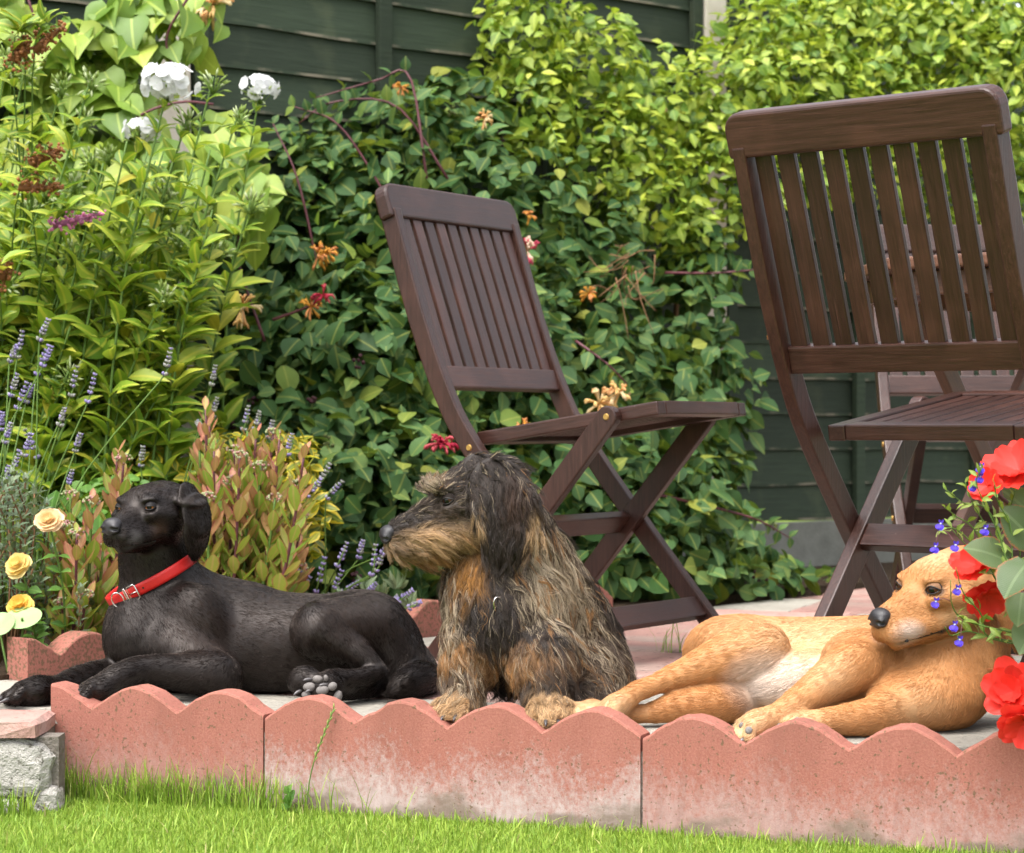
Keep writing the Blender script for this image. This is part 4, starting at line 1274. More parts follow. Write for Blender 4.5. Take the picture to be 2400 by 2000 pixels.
# ---------------------------------------------------------------- golden dog lying on its side, head raised
G0 = (0.46, 0.220, 0.085); GL = (0.61, 0.40, 0.22); GW = (0.72, 0.60, 0.51); GD = (0.34, 0.135, 0.042)
def golden_dog():
    s = Sculpt((0.08, 3.40, -0.005), (0.80, 3.98, 0.32), 0.0029)
    P = lambda x, y, Y: globals()['P'](x, y, Y - 0.022)
    PZ = lambda x, z, Y: globals()['PZ'](x, z, Y - 0.022)
    right = np.array((1.0, 0, 0)); left = -right; dn = np.array((0, 0, -1.0)); near = np.array((0, -1.0, 0))
    # trunk, from the rump on the left to the chest on the right
    s.chain([P(1705, 1550, 3.82), P(1800, 1552, 3.80), P(1930, 1565, 3.77), P(2060, 1577, 3.72), P(2170, 1590, 3.67)], [0.060, 0.065, 0.073, 0.083, 0.084], 0.03, flow=left + 0.4 * dn)
    s.ell(P(2030, 1600, 3.66), (0.11, 0.06, 0.055), None, 0.04, flow=left + 0.4 * dn)
    s.ell(P(1870, 1600, 3.68), (0.085, 0.05, 0.045), None, 0.04, flow=left + 0.3 * dn, col=GL)
    # breast and neck
    s.chain([P(2185, 1605, 3.63), P(2238, 1565, 3.65), P(2268, 1500, 3.665), P(2262, 1430, 3.66)], [0.078, 0.068, 0.058, 0.050], 0.035, flow=dn + 0.2 * left)
    s.ell(P(2160, 1640, 3.56), (0.085, 0.05, 0.045), None, 0.035, flow=dn + 0.4 * left)
    # upper hind leg: thigh, shin, hock, foot
    s.ell(P(1712, 1530, 3.78), (0.075, 0.065, 0.058), None, 0.03, flow=left + 0.5 * dn)
    s.cap(P(1705, 1524, 3.745), P(1790, 1530, 3.69), 0.054, 0.042, 0.010, flow=left + 0.3 * dn)
    s.chain([P(1785, 1525, 3.685), P(1700, 1547, 3.675), P(1610, 1577, 3.66), P(1535, 1605, 3.64), P(1492, 1622, 3.625), P(1458, 1648, 3.60)], [0.043, 0.036, 0.0225, 0.0140, 0.0135, 0.015], 0.007, flow=left + 0.25 * dn)
    t1 = paw(s, P(1437, 1660, 3.588), (-0.62, -0.45, -0.55), (-0.45, -0.2, 0.85), 0.0245, GL)
    # lower hind leg on the paving
    s.chain([PZ(1745, 0.034, 3.70), PZ(1680, 0.031, 3.655), PZ(1590, 0.028, 3.64), PZ(1520, 0.018, 3.64), PZ(1460, 0.019, 3.63), PZ(1400, 0.022, 3.615)], [0.034, 0.028, 0.0225, 0.0135, 0.0125, 0.014], 0.007, flow=left)
    t2 = paw(s, PZ(1378, 0.024, 3.605), (-0.8, -0.5, 0.0), (0, -0.3, 1), 0.0235, GL)
    # upper foreleg, reaching down over the edging
    s.ell(P(2020, 1550, 3.61), (0.062, 0.045, 0.05), None, 0.014, flow=dn + left)
    s.chain([P(2010, 1560, 3.58), P(1955, 1590, 3.555), P(1890, 1635, 3.53), P(1832, 1675, 3.505), P(1795, 1692, 3.492)], [0.040, 0.031, 0.0235, 0.0185, 0.0185], 0.008, flow=left + 0.8 * dn)
    t3 = paw(s, P(1768, 1700, 3.482), (-0.85, -0.30, -0.35), (-0.35, -0.1, 0.9), 0.027, GL)
    # lower foreleg
    s.chain([PZ(2110, 0.040, 3.555), PZ(2050, 0.030, 3.51), PZ(1970, 0.026, 3.49), PZ(1915, 0.022, 3.485)], [0.040, 0.027, 0.0205, 0.0175], 0.010, flow=left)
    t4 = paw(s, PZ(1885, 0.023, 3.483), (-0.95, -0.25, 0.1), (0, 0.1, 1), 0.0235, GL)
    # head
    psi = R(59)
    fr = head_frame(P(2222, 1362, 3.60), (-math.sin(psi), -math.cos(psi), -0.27), roll=R(-2))
    q = head(s, fr, 1.10, G0, 1.06, ln=0.006)
    o, f, u, l = fr
    ear(s, q, 1, 1.08, [(-0.030, 0.022, 0.046), (-0.044, 0.000, 0.058), (-0.056, -0.040, 0.062), (-0.062, -0.078, 0.060), (-0.062, -0.100, 0.056)], [0.020, 0.030, 0.035, 0.030, 0.018], 0.24, G0, f, 0.008)
    ear(s, q, -1, 1.08, [(-0.030, 0.012, 0.042), (-0.046, -0.004, 0.058), (-0.06, -0.035, 0.066), (-0.065, -0.07, 0.07)], [0.014, 0.026, 0.036, 0.024], 0.24, G0, f, 0.008)
    s.floor(0.001)
    s.skin(2)
    s.attributes(G0, 0.009)
    # coat: pale belly, flank and cheeks, deeper gold on the hips, elbows and breast
    s.paint(P(1900, 1500, 3.70), (0.17, 0.14, 0.075), GL, 0.9, 0.85)
    s.paint(P(1800, 1600, 3.64), (0.075, 0.08, 0.06), GW, 0.8, 0.95, ln=0.02)
    s.paint(P(1880, 1590, 3.62), (0.075, 0.08, 0.05), GW, 0.9, 0.75)
    s.paint(P(1720, 1480, 3.76), (0.10, 0.1, 0.05), GL, 0.9, 0.35)
    s.paint(P(1640, 1655, 3.63), (0.10, 0.06, 0.03), GD, 0.9, 0.6)
    s.paint(P(2120, 1600, 3.60), (0.06, 0.08, 0.045), GD, 0.9, 0.55)
    s.paint(P(2260, 1600, 3.58), (0.05, 0.1, 0.06), GD, 0.9, 0.7)
    s.paint(P(2150, 1655, 3.52), (0.07, 0.06, 0.035), GL, 0.9, 0.5)
    s.paint(P(1950, 1580, 3.53), (0.05, 0.05, 0.05), GL, 0.9, 0.6)
    s.paint(P(2110, 1520, 3.62), (0.035, 0.06, 0.05), GD, 0.9, 0.5)  # shadow under the jaw, painted into the coat colour
    s.paint(P(1780, 1650, 3.63), (0.018, 0.06, 0.035), (0.40, 0.33, 0.30), 0.9, 0.8, ln=0.03)
    s.paint(q(0.02, 0.045, 0), (0.06, 0.06, 0.03), GL, 0.9, 0.9)
    for sg in (-1, 1):
        s.paint(q(0.105, -0.040, sg * 0.018), (0.034, 0.034, 0.026), (0.62, 0.52, 0.46), 0.7, 0.95, ln=0.005)
        s.paint(q(0.040, -0.040, sg * 0.045), 0.032, GL, 0.9, 0.8)
        s.paint(q(0.058, 0.007, sg * 0.036), (0.020, 0.020, 0.012), (0.03, 0.018, 0.014), 0.4, 0.95, ln=0.003)
        s.paint(q(0.050, -0.053, sg * 0.034), 0.015, (0.06, 0.045, 0.045), 0.7, 0.85, ln=0.003)
        for a in np.linspace(0, 1, 5):
            for b_ in (0, 0.5):
                a2 = a + b_ / 4
                s.paint(q(0.118 - 0.060 * a2, -0.0495 - 0.004 * a2, sg * (0.014 + 0.022 * a2)), 0.0065, (0.020, 0.016, 0.018), 0.5, 1.0, ln=0.002); s.bare(q(0.118 - 0.060 * a2, -0.0495 - 0.004 * a2, sg * (0.014 + 0.022 * a2)), 0.0045)
    s.paint(q(0.088, 0.004, 0), (0.035, 0.035, 0.02), GD, 0.9, 0.6)
    s.paint(q(0.125, -0.008, 0), 0.017, (0.10, 0.05, 0.03), 0.8, 0.7, ln=0.003)
    dog = s.body('dog', mat_skin('golden_coat_skin', 0.85))
    tag(dog, 'golden short-haired dog lying on its side behind the red flowers', 'dog')
    lp = lip_path(s, q, 0.1325, l)
    for pts in lp:
        for c_ in pts: s.bare(c_, 0.0045)
    s.bare(q(0.135, -0.012, 0), 0.017)
    for sg in (-1, 1): s.bare(q(0.060, 0.0085, sg * 0.034), 0.010)
    fur_coat(s, 150000, mat_fur('golden_fur', 0.65, 0.10, 0.12), dog, lift=0.06, width=0.00034, jitter=0.09, cj=0.08, dens=s.D)
    for sg in (-1, 1):
        eyeball(dog, q(0.0520, 0.0075, sg * 0.0314), f * 0.9 + l * sg * 0.35, 0.0126, (0.055, 0.022, 0.010), u, simple('golden_lid', (0.20, 0.105, 0.055), 0.7, 0.2), 36)
    nose_pad(dog, q(0.1300, -0.013, 0), f, u, l, 1.08)
    lips(dog, lp, 0.0026)
    for tips in (t1, t2, t3, t4):
        for b_, d_ in tips: claw(dog, b_, d_, 0.013, 0.0032, MAT_CLAW_GREY)
    for (x, y, rx, rz) in ((1405, 1668, 7, 9), (1755, 1712, 9, 10), (1738, 1700, 6, 8), (1868, 1688, 8, 8)):
        h = s.hit(x, y)
        if h is None: continue
        c_, n_ = h; mpp = c_[1] / F_PX
        bm = bmesh.new(); bmesh.ops.create_uvsphere(bm, u_segments=14, v_segments=9, radius=1.0)
        x_ = nrm(np.cross((0, 0, 1), n_)); y_ = np.cross(n_, x_)
        for v in bm.verts:
            w = v.co; v.co = c_ + x_ * w[0] * rx * mpp + y_ * w[1] * rz * mpp + n_ * w[2] * 0.004
        obj('paw_pad', bm_mesh('paw_pad', bm, MAT_PAD, True), dog)
    ax = nrm((0.20, -0.22, 0.95))
    loop, axn = neck_band(s, P(2258, 1535, 3.658), ax, 0.02, 0.003, rmax=0.12, rlim=(0.03, 0.072))
    loop = [(p + d * 0.005, d) for p, d in loop]
    col = band_mesh('collar', loop, axn, 0.019, 0.0024, mat_leather('tan_leather', (0.32, 0.11, 0.035)), dog)
    col['label'] = 'tan leather collar with a steel ring'
    def nearp(x, y):
        d = [np.hypot((p[0] / p[1] * F_PX + 1200) - x, 1000 - (p[2] - CAM_H) / p[1] * F_PX - y) + (1000 if dd[1] > 0.2 else 0) for p, dd in loop]
        return loop[int(np.argmin(d))]
    p, d = nearp(2240, 1558)
    ring_mesh('collar_ring', p + d * 0.012, nrm(d + 0.8 * np.cross(axn, d)), axn, 0.009, 0.013, 0.0013, MAT_STEEL, col)
    return dog

# ---------------------------------------------------------------- wire-haired dachshund, sitting
DK = (0.034, 0.024, 0.019); DB = (0.085, 0.052, 0.030); DT = (0.34, 0.165, 0.055); DG = (0.37, 0.29, 0.195); DL = (0.45, 0.285, 0.145); DO = (0.30, 0.135, 0.028)
def wire_dog():
    s = Sculpt((-0.26, 3.50, -0.005), (0.24, 4.02, 0.44), 0.0036)
    right = np.array((1.0, 0, 0)); left = -right; dn = np.array((0, 0, -1.0)); near = np.array((0, -1.0, 0))
    # chest and shoulders
    s.chain([P(1150, 1300, 3.78), P(1165, 1385, 3.755), P(1178, 1460, 3.735), P(1184, 1512, 3.75)], [0.060, 0.075, 0.075, 0.054], 0.03, flow=dn)
    s.ell(P(1238, 1430, 3.76), (0.060, 0.065, 0.080), None, 0.035, flow=dn + 0.3 * right)
    # back down to the rump
    s.chain([P(1190, 1260, 3.80), P(1242, 1345, 3.82), P(1303, 1452, 3.85), P(1352, 1550, 3.87)], [0.056, 0.064, 0.073, 0.075], 0.03, flow=dn + 0.35 * right)
    s.ell(P(1385, 1580, 3.83), (0.055, 0.075, 0.060), None, 0.03, flow=dn + 0.2 * right)
    s.cap(PZ(1400, 0.03, 3.78), PZ(1340, 0.025, 3.68), 0.035, 0.024, 0.02, flow=near)
    # neck
    s.chain([P(1190, 1285, 3.79), P(1165, 1215, 3.77)], [0.066, 0.058], 0.03, flow=dn)
    # forelegs
    s.chain([P(1110, 1510, 3.71), PZ(1092, 0.075, 3.69), PZ(1082, 0.035, 3.665)], [0.045, 0.030, 0.025], 0.02, flow=dn)
    t1 = paw(s, PZ(1072, 0.024, 3.65), (-0.55, -0.85, -0.05), (0, 0, 1), 0.031, DL, ln=0.014)
    s.chain([P(1265, 1520, 3.69), PZ(1278, 0.075, 3.645), PZ(1285, 0.038, 3.62)], [0.05, 0.034, 0.028], 0.02, flow=dn)
    t2 = paw(s, PZ(1288, 0.026, 3.60), (0.05, -1, -0.05), (0, 0, 1), 0.036, DL, ln=0.014)
    # head in near profile
    psi = R(72)
    fr = head_frame(P(1118, 1150, 3.745), (-math.sin(psi), -math.cos(psi), -0.36), roll=R(0))
    S = 1.06
    q = head(s, fr, S, DK, 1.24, ln=0.016)
    o, f, u, l = fr
    # fuller beard and whiskered cheeks
    s.cap(q(0.045, -0.066, 0), q(0.112, -0.060, 0), 0.021, 0.013, 0.015, flow=-f - 1.2 * u, col=DT, ln=0.026)
    for sg in (-1, 1): s.cap(q(0.030, -0.046, sg * 0.030), q(0.095, -0.044, sg * 0.018), 0.027, 0.017, 0.015, flow=-f - 0.9 * u, col=DL, ln=0.024)
    for sg in (-1, 1): s.ell(q(0.060, 0.030, sg * 0.022), (0.013, 0.010, 0.014), (f, u, l), 0.012, flow=f * 0.5 + u * 0.6, col=DB, ln=0.014, w=2.0)
    # ear: broad hanging flap on the near side
    ep = [P(1120, 1098, 3.705), P(1158, 1130, 3.682), P(1185, 1185, 3.668), P(1188, 1235, 3.665), P(1172, 1275, 3.668)]
    er = [0.026, 0.040, 0.049, 0.044, 0.026]
    for i in range(4):
        s.cap(ep[i], ep[i + 1], er[i], er[i + 1], 0.012, flat=((0.10, -1, 0.12), 0.24), flow=ep[i + 1] - ep[i] + np.array((0, 0, -0.02)), col=DK, ln=0.030)
    ear(s, q, -1, S, [(-0.018, 0.034, 0.046), (-0.02, 0.015, 0.064), (-0.02, -0.03, 0.072), (-0.02, -0.07, 0.07)], [0.022, 0.032, 0.036, 0.024], 0.24, DK, f, 0.025)
    s.floor(0.001)
    s.skin(2)
    s.attributes(DK, 0.040)
    s.G = np.full(len(s.V), 0.18)
    def paint(c, r, col=None, soft=0.7, am=1.0, ln=None, gz=None):
        if col is not None: s.paint(c, r, col, soft, am, ln)
        qd = np.linalg.norm((s.V - np.asarray(c)) / np.broadcast_to(np.asarray(r, float), 3), axis=1)
        w = np.clip((1 - qd) / soft, 0, 1) * am
        if gz is not None: s.G = s.G * (1 - w) + w * gz
        return w
    # body: pale grizzle over the shoulder and back, brown over the rump, tan fringe on the chest
    paint(P(1290, 1340, 3.74), (0.095, 0.12, 0.13), DB, 0.6, 1, gz=0.78)
    paint(P(1330, 1450, 3.76), (0.07, 0.12, 0.09), DB, 0.6, 1, gz=0.70)
    paint(P(1400, 1560, 3.78), (0.075, 0.12, 0.10), (0.085, 0.053, 0.032), 0.7, 1, gz=0.42)
    paint(P(1055, 1440, 3.70), (0.040, 0.08, 0.11), DB, 0.7, 1, gz=0.62)
    paint(P(1160, 1440, 3.65), (0.060, 0.06, 0.06), DK, 0.6, 1, gz=0.15)
    paint(P(1075, 1520, 3.66), (0.055, 0.08, 0.030), DT, 0.8, 0.8, gz=0.35)
    paint(P(1230, 1535, 3.65), (0.085, 0.07, 0.032), DT, 0.8, 0.95, gz=0.25)
    paint(P(1160, 1570, 3.66), (0.05, 0.06, 0.03), DT, 0.8, 0.6, gz=0.3)
    paint(P(1090, 1590, 3.67), (0.045, 0.06, 0.05), DB, 0.7, 1, gz=0.5)
    paint(P(1290, 1590, 3.62), (0.035, 0.05, 0.045), DK, 0.7, 1, gz=0.15)
    paint(PZ(1075, 0.015, 3.65), (0.06, 0.06, 0.042), DL, 0.5, 1, ln=0.016, gz=0.1)
    paint(PZ(1290, 0.015, 3.60), (0.06, 0.06, 0.050), DL, 0.6, 1, ln=0.016, gz=0.1)
    paint(P(1180, 1610, 3.70), (0.032, 0.06, 0.045), DK, 0.7, 1, ln=0.018, gz=0.05)  # shaded gap between the forelegs, painted as dark coat
    # head: dark crown and ears, tan muzzle, beard and throat, shaggy brows
    paint(q(0.03, 0.03, 0), (0.07, 0.07, 0.045), DK, 0.6, 1, gz=0.28)
    for sg in (-1, 1):
        paint(q(0.060, 0.036, sg * 0.024), 0.024, DB, 0.6, 1, ln=0.014, gz=0.75)
        paint(q(0.060, 0.010, sg * 0.036), 0.017, DK, 0.4, 1, ln=0.005, gz=0.1)
        paint(q(0.105, -0.038, sg * 0.02), (0.058, 0.04, 0.026), DL, 0.5, 1, ln=0.026, gz=0.05)
        paint(q(0.055, -0.052, sg * 0.035), 0.030, DL, 0.6, 0.9, ln=0.026, gz=0.05)
        paint(q(0.015, -0.062, sg * 0.035), 0.036, DO, 0.6, 0.95, ln=0.024, gz=0.05)
        paint(q(0.03, -0.02, sg * 0.045), 0.030, DK, 0.6, 0.9, ln=0.009, gz=0.25)
        for a in np.linspace(0, 1, 6):
            paint(q(0.135 - 0.085 * a, -0.050 - 0.003 * a, sg * (0.012 + 0.02 * a)), 0.006, DK, 0.5, 0.9, ln=0.006)
    paint(q(0.10, -0.066, 0), (0.06, 0.05, 0.02), DT, 0.7, 0.9, ln=0.026)
    paint(q(0.140, -0.040, 0), 0.034, DL, 0.6, 0.95, ln=0.018, gz=0.05)
    paint(q(0.12, -0.004, 0), (0.06, 0.06, 0.020), DK, 0.6, 0.9, ln=0.007, gz=0.1)
    paint(q(0.158, -0.010, 0), 0.014, DK, 0.6, 1, ln=0.003, gz=0)
    paint(P(1110, 1340, 3.70), (0.036, 0.07, 0.040), DO, 0.7, 0.95, ln=0.026, gz=0.05)
    paint(P(1180, 1220, 3.66), (0.055, 0.03, 0.10), DK, 0.6, 1, ln=0.025, gz=0.03)
    paint(P(1205, 1160, 3.66), (0.035, 0.03, 0.06), (0.06, 0.030, 0.018), 0.8, 0.8)
    paint(P(1250, 1225, 3.67), (0.014, 0.05, 0.04), DL, 0.8, 0.9, gz=0.3)
    paint(P(1122, 1210, 3.66), (0.006, 0.05, 0.035), DL, 0.7, 0.9)
    dog = s.body('dog', mat_skin('wire_coat_skin', 0.6))
    tag(dog, 'shaggy brown and tan wire-haired dog sitting between the other two', 'dog')
    # shaggy coat: wavy locks, each a clump of hairs round one guide
    def shag(N, Ng, mat, wid, dens):
        gp, gn, gf, gc, gl = s.sample(Ng, dens)
        k = 8
        gf = nrm(gf + rng.normal(0, 0.30, gf.shape)); gf = nrm(gf - gn * np.sum(gf * gn, 1)[:, None])
        L = gl * (1 + rng.normal(0, 0.25, Ng)).clip(0.5, 1.7)
        side = np.cross(gn, gf)
        d = nrm(gf + gn * (0.46 * (1 + rng.normal(0, 0.25, Ng)))[:, None])
        ph = rng.uniform(0, 6.28, Ng); wf = rng.uniform(2.2, 4.5, Ng); wa = rng.uniform(0.1, 1.0, Ng) * np.clip((L - 0.012) / 0.02, 0, 1) * np.where(gp[:, 2] > 0.24, 0.35, 1.0)
        cur = [gp.copy()]; x = gp.copy()
        for j in range(1, k):
            t = j / (k - 1)
            gv = np.array((0, 0, -0.10)) * np.clip(L / 0.03, 0.2, 1.4)[:, None]
            gv = gv - gn * np.minimum(0, np.sum(gv * gn, 1))[:, None]
            d = nrm(d - gn * 0.10 + gv)
            dd = nrm(d + side * (wa * np.sin(wf * t * 2.2 + ph))[:, None] + gn * (0.35 * wa * np.cos(wf * t * 2.0 + ph))[:, None])
            x = x + dd * (L / (k - 1))[:, None]
            cur.append(x.copy())
        G = np.stack(cur, 1)
        from mathutils.kdtree import KDTree
        kd = KDTree(Ng)
        for i in range(Ng): kd.insert(gp[i], i)
        kd.balance()
        p, n, f, c, ln = s.sample(N, dens)
        gi = np.array([kd.find(v)[1] for v in p])
        fi = np.array([0])
        sc = (ln / np.maximum(gl[gi], 1e-4)) * (1 + rng.normal(0, 0.18, N)).clip(0.5, 1.5)
        rel = G[gi] - G[gi][:, :1]
        t = np.linspace(0, 1, k)[None, :, None]
        cl = rng.uniform(0.2, 0.8, Ng)[gi][:, None, None]
        offs = (gp[gi] - p)[:, None, :] * cl * (t ** 1.2)
        fr_ = rng.normal(0, 0.0016, (N, 1, 3)) * t + rng.normal(0, 0.0007, (N, k, 3)) * t
        pts = p[:, None, :] + rel * sc[:, None, None] + offs + fr_
        pts[:, 0] -= n * 0.001
        # grizzle: whole locks and single hairs turn pale
        qd = s.sampleG(p)
        lock = rng.random(Ng)[gi]; single = rng.random(N)
        pale = (0.40 * lock + 0.60 * single) < qd * 0.95
        pc = np.array(DG) * (1 + rng.normal(0, 0.2, (N, 1)))
        warm = (rng.random(Ng)[gi] < 0.15)[:, None]
        pc = np.where(warm, np.array(DT) * 0.9, pc)
        col = np.where(pale[:, None], pc, c * (1 + rng.normal(0, 0.3, (N, 1))).clip(0.4, 2))
        rad = wid * np.linspace(1, 0.3, k)[None, :] * (1 + rng.normal(0, 0.2, (N, 1))).clip(0.5, 1.6)
        return strands('fur', pts, rad, np.clip(col, 0, 1), mat, dog)
    from mathutils.kdtree import KDTree
    kv = KDTree(len(s.V))
    for i, v in enumerate(s.V): kv.insert(v, i)
    kv.balance()
    s.sampleG = lambda p: s.G[np.array([kv.find(v)[1] for v in p])]
    s.bare(q(0.156, -0.012, 0), 0.017)
    for sg in (-1, 1): s.bare(q(0.061, 0.0060, sg * 0.037), 0.0135)
    shag(170000, 8500, mat_fur('shaggy_fur', 0.45, 0.35, 0.12), 0.00034, s.D)
    for sg in (-1, 1):
        eyeball(dog, q(0.0535, 0.0060, sg * 0.0335), f * 0.75 + l * sg * 0.6, 0.0115, (0.05, 0.020, 0.009), u, simple('dark_lid', (0.016, 0.012, 0.010), 0.8, 0.1), 30)
    nose_pad(dog, q(0.153, -0.013, 0), f, u, l, 1.04)
    for tips in (t1, t2):
        for b_, d_ in tips: claw(dog, b_ + d_ * 0.002, d_, 0.015, 0.0036, MAT_CLAW)
    ax = nrm(np.array((-0.25, -0.30, 0.9)))
    loop, axn = neck_band(s, P(1165, 1345, 3.765), ax, 0.02, 0.003, rmax=0.10, rlim=(0.04, 0.066))
    loop = [(p + d * 0.004, d) for p, d in loop]
    col = band_mesh('collar', loop, axn, 0.016, 0.0022, mat_leather('black_leather', (0.012, 0.011, 0.014)), dog)
    col['label'] = 'dark collar half hidden in the fur'
    d_ = [np.hypot((p[0] / p[1] * F_PX + 1200) - 1168, 1000 - (p[2] - CAM_H) / p[1] * F_PX - 1380) + (1000 if dd[1] > 0.2 else 0) for p, dd in loop]
    p, d = loop[int(np.argmin(d_))]
    ring_mesh('collar_ring', p + d * 0.036 + np.array((0, -0.008, -0.008)), nrm(d + 0.7 * np.cross(axn, d)), axn, 0.0085, 0.013, 0.0012, MAT_STEEL, col)
    return dog
black_dog()
golden_dog()
wire_dog()

# ================================================================ plants
def leaf_template(ws, ratio, fold=0.25, curl=0.15, wave=0.0):
    """length along x from 0 to 1, width along y, face up z; returns verts, faces, (t, side, edge)"""
    n = len(ws); v = []; a = []
    for i, w in enumerate(ws):
        t = i / (n - 1); z = curl * (0.25 - (t - 0.4) ** 2) - 0.02
        hw = w * ratio
        for s in (-1, 0, 1):
            v.append((t if s == 0 or i not in (0,) else t - 0.06 * (w > 0.2), s * hw, z + abs(s) * hw * fold + s * wave * math.sin(t * 9)))
            a.append((t, s * hw, abs(s)))
    f = []
    for i in range(n - 1):
        b = i * 3
        f += [(b, b + 3, b + 4, b + 1), (b + 1, b + 4, b + 5, b + 2)]
    return np.array(v), np.array(f, np.int32), np.array(a)
LEAF = {
    'oval': leaf_template([0.04, 0.36, 0.5, 0.42, 0.22, 0.0], 0.72, 0.22, 0.25),
    'round': leaf_template([0.10, 0.40, 0.5, 0.46, 0.30, 0.03], 0.84, 0.18, 0.2),
    'lance': leaf_template([0.06, 0.36, 0.5, 0.42, 0.22, 0.0], 0.37, 0.30, 0.45),
    'heart': leaf_template([0.34, 0.50, 0.47, 0.33, 0.16, 0.0], 0.90, 0.25, 0.45),
    'spoon': leaf_template([0.10, 0.26, 0.44, 0.50, 0.36, 0.02], 0.46, 0.30, -0.25),
    'small': leaf_template([0.05, 0.40, 0.5, 0.30, 0.0], 0.52, 0.25, 0.2),
    'big': leaf_template([0.30, 0.46, 0.50, 0.44, 0.30, 0.0], 0.85, 0.15, 0.35, 0.02),
}

def project(p):
    return np.stack([1200 + p[:, 0] / p[:, 1] * F_PX, 1000 - (p[:, 2] - CAM_H) / p[:, 1] * F_PX], 1)

class Plant:
    def __init__(s, name, label, cat, base, group=None):
        s.root = empty(name, tuple(base)); s.base = np.array(base, float)
        tag(s.root, label, cat, group)
        s.L = {}
    def leaf(s, kind, pos, d, n, size, mat, name='leaf'):
        s.L.setdefault((kind, mat.name, name), [mat, [], [], [], []])
        e = s.L[(kind, mat.name, name)]
        e[1].append(np.atleast_2d(pos)); e[2].append(np.atleast_2d(d)); e[3].append(np.atleast_2d(n)); e[4].append(np.atleast_1d(size))
    def mesh_part(s, name, mb, mat, smooth=True):
        for i in range(len(mb.v)): mb.v[i] = mb.v[i] - s.base
        return mb.build(name, mat, s.root, smooth)
    def stem(s, pts, r, mat, name='stem', sides=5):
        mb = MB(); mb.add(*tube(pts, r, sides)); return s.mesh_part(name, mb, mat)
    def finish(s, cap=250):
        tot = sum(sum(len(a) for a in e[4]) for e in s.L.values())
        for (kind, mn, name), (mat, p, d, n, z) in s.L.items():
            p, d, n, z = np.vstack(p), nrm(np.vstack(d)), np.vstack(n), np.concatenate(z)
            N = len(p); V, Fc, A = LEAF[kind]
            zx = nrm(n - d * np.sum(n * d, 1)[:, None]); y = np.cross(zx, d)
            M = np.stack([d, y, zx], 2)                       # columns
            ctr = p + d * (z * 0.5)[:, None]
            q = project(ctr); cell = (q / 17).astype(int)
            order = np.argsort(ctr[:, 1]); seen = set(); front = []
            for i in order:
                if not (0 < q[i, 0] < 2400 and 0 < q[i, 1] < 2000): continue
                c = (cell[i, 0], cell[i, 1])
                if c in seen: continue
                seen.add(c); front.append(i)
            front.sort(key=lambda i: -z[i] / ctr[i, 1])
            mine = max(12, int(cap * N / tot))
            pick = front[:mine]
            isobj = np.zeros(N, bool); isobj[pick] = True
            me = mesh_from(name, V, [tuple(int(k) for k in f) for f in Fc], mat, True)
            at = me.attributes.new('leaf', 'FLOAT_VECTOR', 'POINT'); at.data.foreach_set('vector', A.astype(np.float32).ravel())
            for i in pick:
                o = bpy.data.objects.new(name, me)
                R3 = M[i] * z[i]; t = p[i] - s.base
                link(o, s.root)
                o.matrix_local = Matrix(((R3[0][0], R3[0][1], R3[0][2], t[0]), (R3[1][0], R3[1][1], R3[1][2], t[1]), (R3[2][0], R3[2][1], R3[2][2], t[2]), (0, 0, 0, 1)))
            rest = np.where(~isobj)[0]
            if len(rest):
                W = np.einsum('nij,vj->nvi', M[rest] * z[rest][:, None, None], V) + (p[rest] - s.base)[:, None, :]
                nv = len(V)
                FF = (Fc[None] + (np.arange(len(rest)) * nv)[:, None, None]).reshape(-1, 4)
                me2 = mesh_from('foliage', W.reshape(-1, 3), FF, mat, True)
                at = me2.attributes.new('leaf', 'FLOAT_VECTOR', 'POINT'); at.data.foreach_set('vector', np.tile(A, (len(rest), 1)).astype(np.float32).ravel())
                at = me2.attributes.new('var', 'FLOAT', 'POINT'); at.data.foreach_set('value', np.repeat(rng.random(len(rest)), nv).astype(np.float32))
                fo = obj('foliage', me2, s.root); fo['kind'] = 'stuff'
        return s.root

def blob_leaves(pl, kind, mat, blobs, per_m2, size, up=0.5, droop=0.3, shell=0.45, sj=0.25, rnd=0.55, zmin=0.03):
    """leaves through the outer shell of ellipsoids (px, py, Y, rx, ry, rz)"""
    for (x, y, Y, rx, ry, rz) in blobs:
        c = P(x, y, Y); r = np.array((rx, ry, rz))
        area = 4 * math.pi * ((rx * ry) ** 1.6 / 3 + (rx * rz) ** 1.6 / 3 + (ry * rz) ** 1.6 / 3) ** (1 / 1.6)
        N = int(area * per_m2)
        g = nrm(rng.normal(size=(N, 3)))
        lump = 1 + 0.10 * np.sin(g[:, 0] * 7 + x) + 0.10 * np.sin(g[:, 2] * 6 + y) + 0.06 * np.sin(g[:, 1] * 11)
        rad = (1 - shell * rng.random(N) ** 1.5) * lump
        p = c + g * r * rad[:, None]
        n = nrm(nrm(g / r) * 0.7 + np.array((0, -0.15, up)) + rng.normal(0, rnd, (N, 3)))
        d = rng.normal(0, 1, (N, 3)) + np.array((0, -0.2, -droop)) + nrm(g / r) * 0.5
        d = nrm(d - n * np.sum(d * n, 1)[:, None])
        k = p[:, 2] > zmin
        pl.leaf(kind, p[k], d[k], n[k], size * (1 + rng.normal(0, sj, N)).clip(0.45, 1.6)[k], mat)

MAT_PETAL = mat_petal('petal', 0.4)
MAT_STEM_G = simple('green_stem', (0.09, 0.16, 0.03), 0.6, 0.3)
MAT_STEM_P = simple('purple_stem', (0.10, 0.028, 0.035), 0.5, 0.4)
MAT_STEM_B = simple('woody_stem', (0.16, 0.085, 0.04), 0.8, 0.2)
MAT_TWIG = simple('dry_twig', (0.19, 0.10, 0.05), 0.8, 0.2)

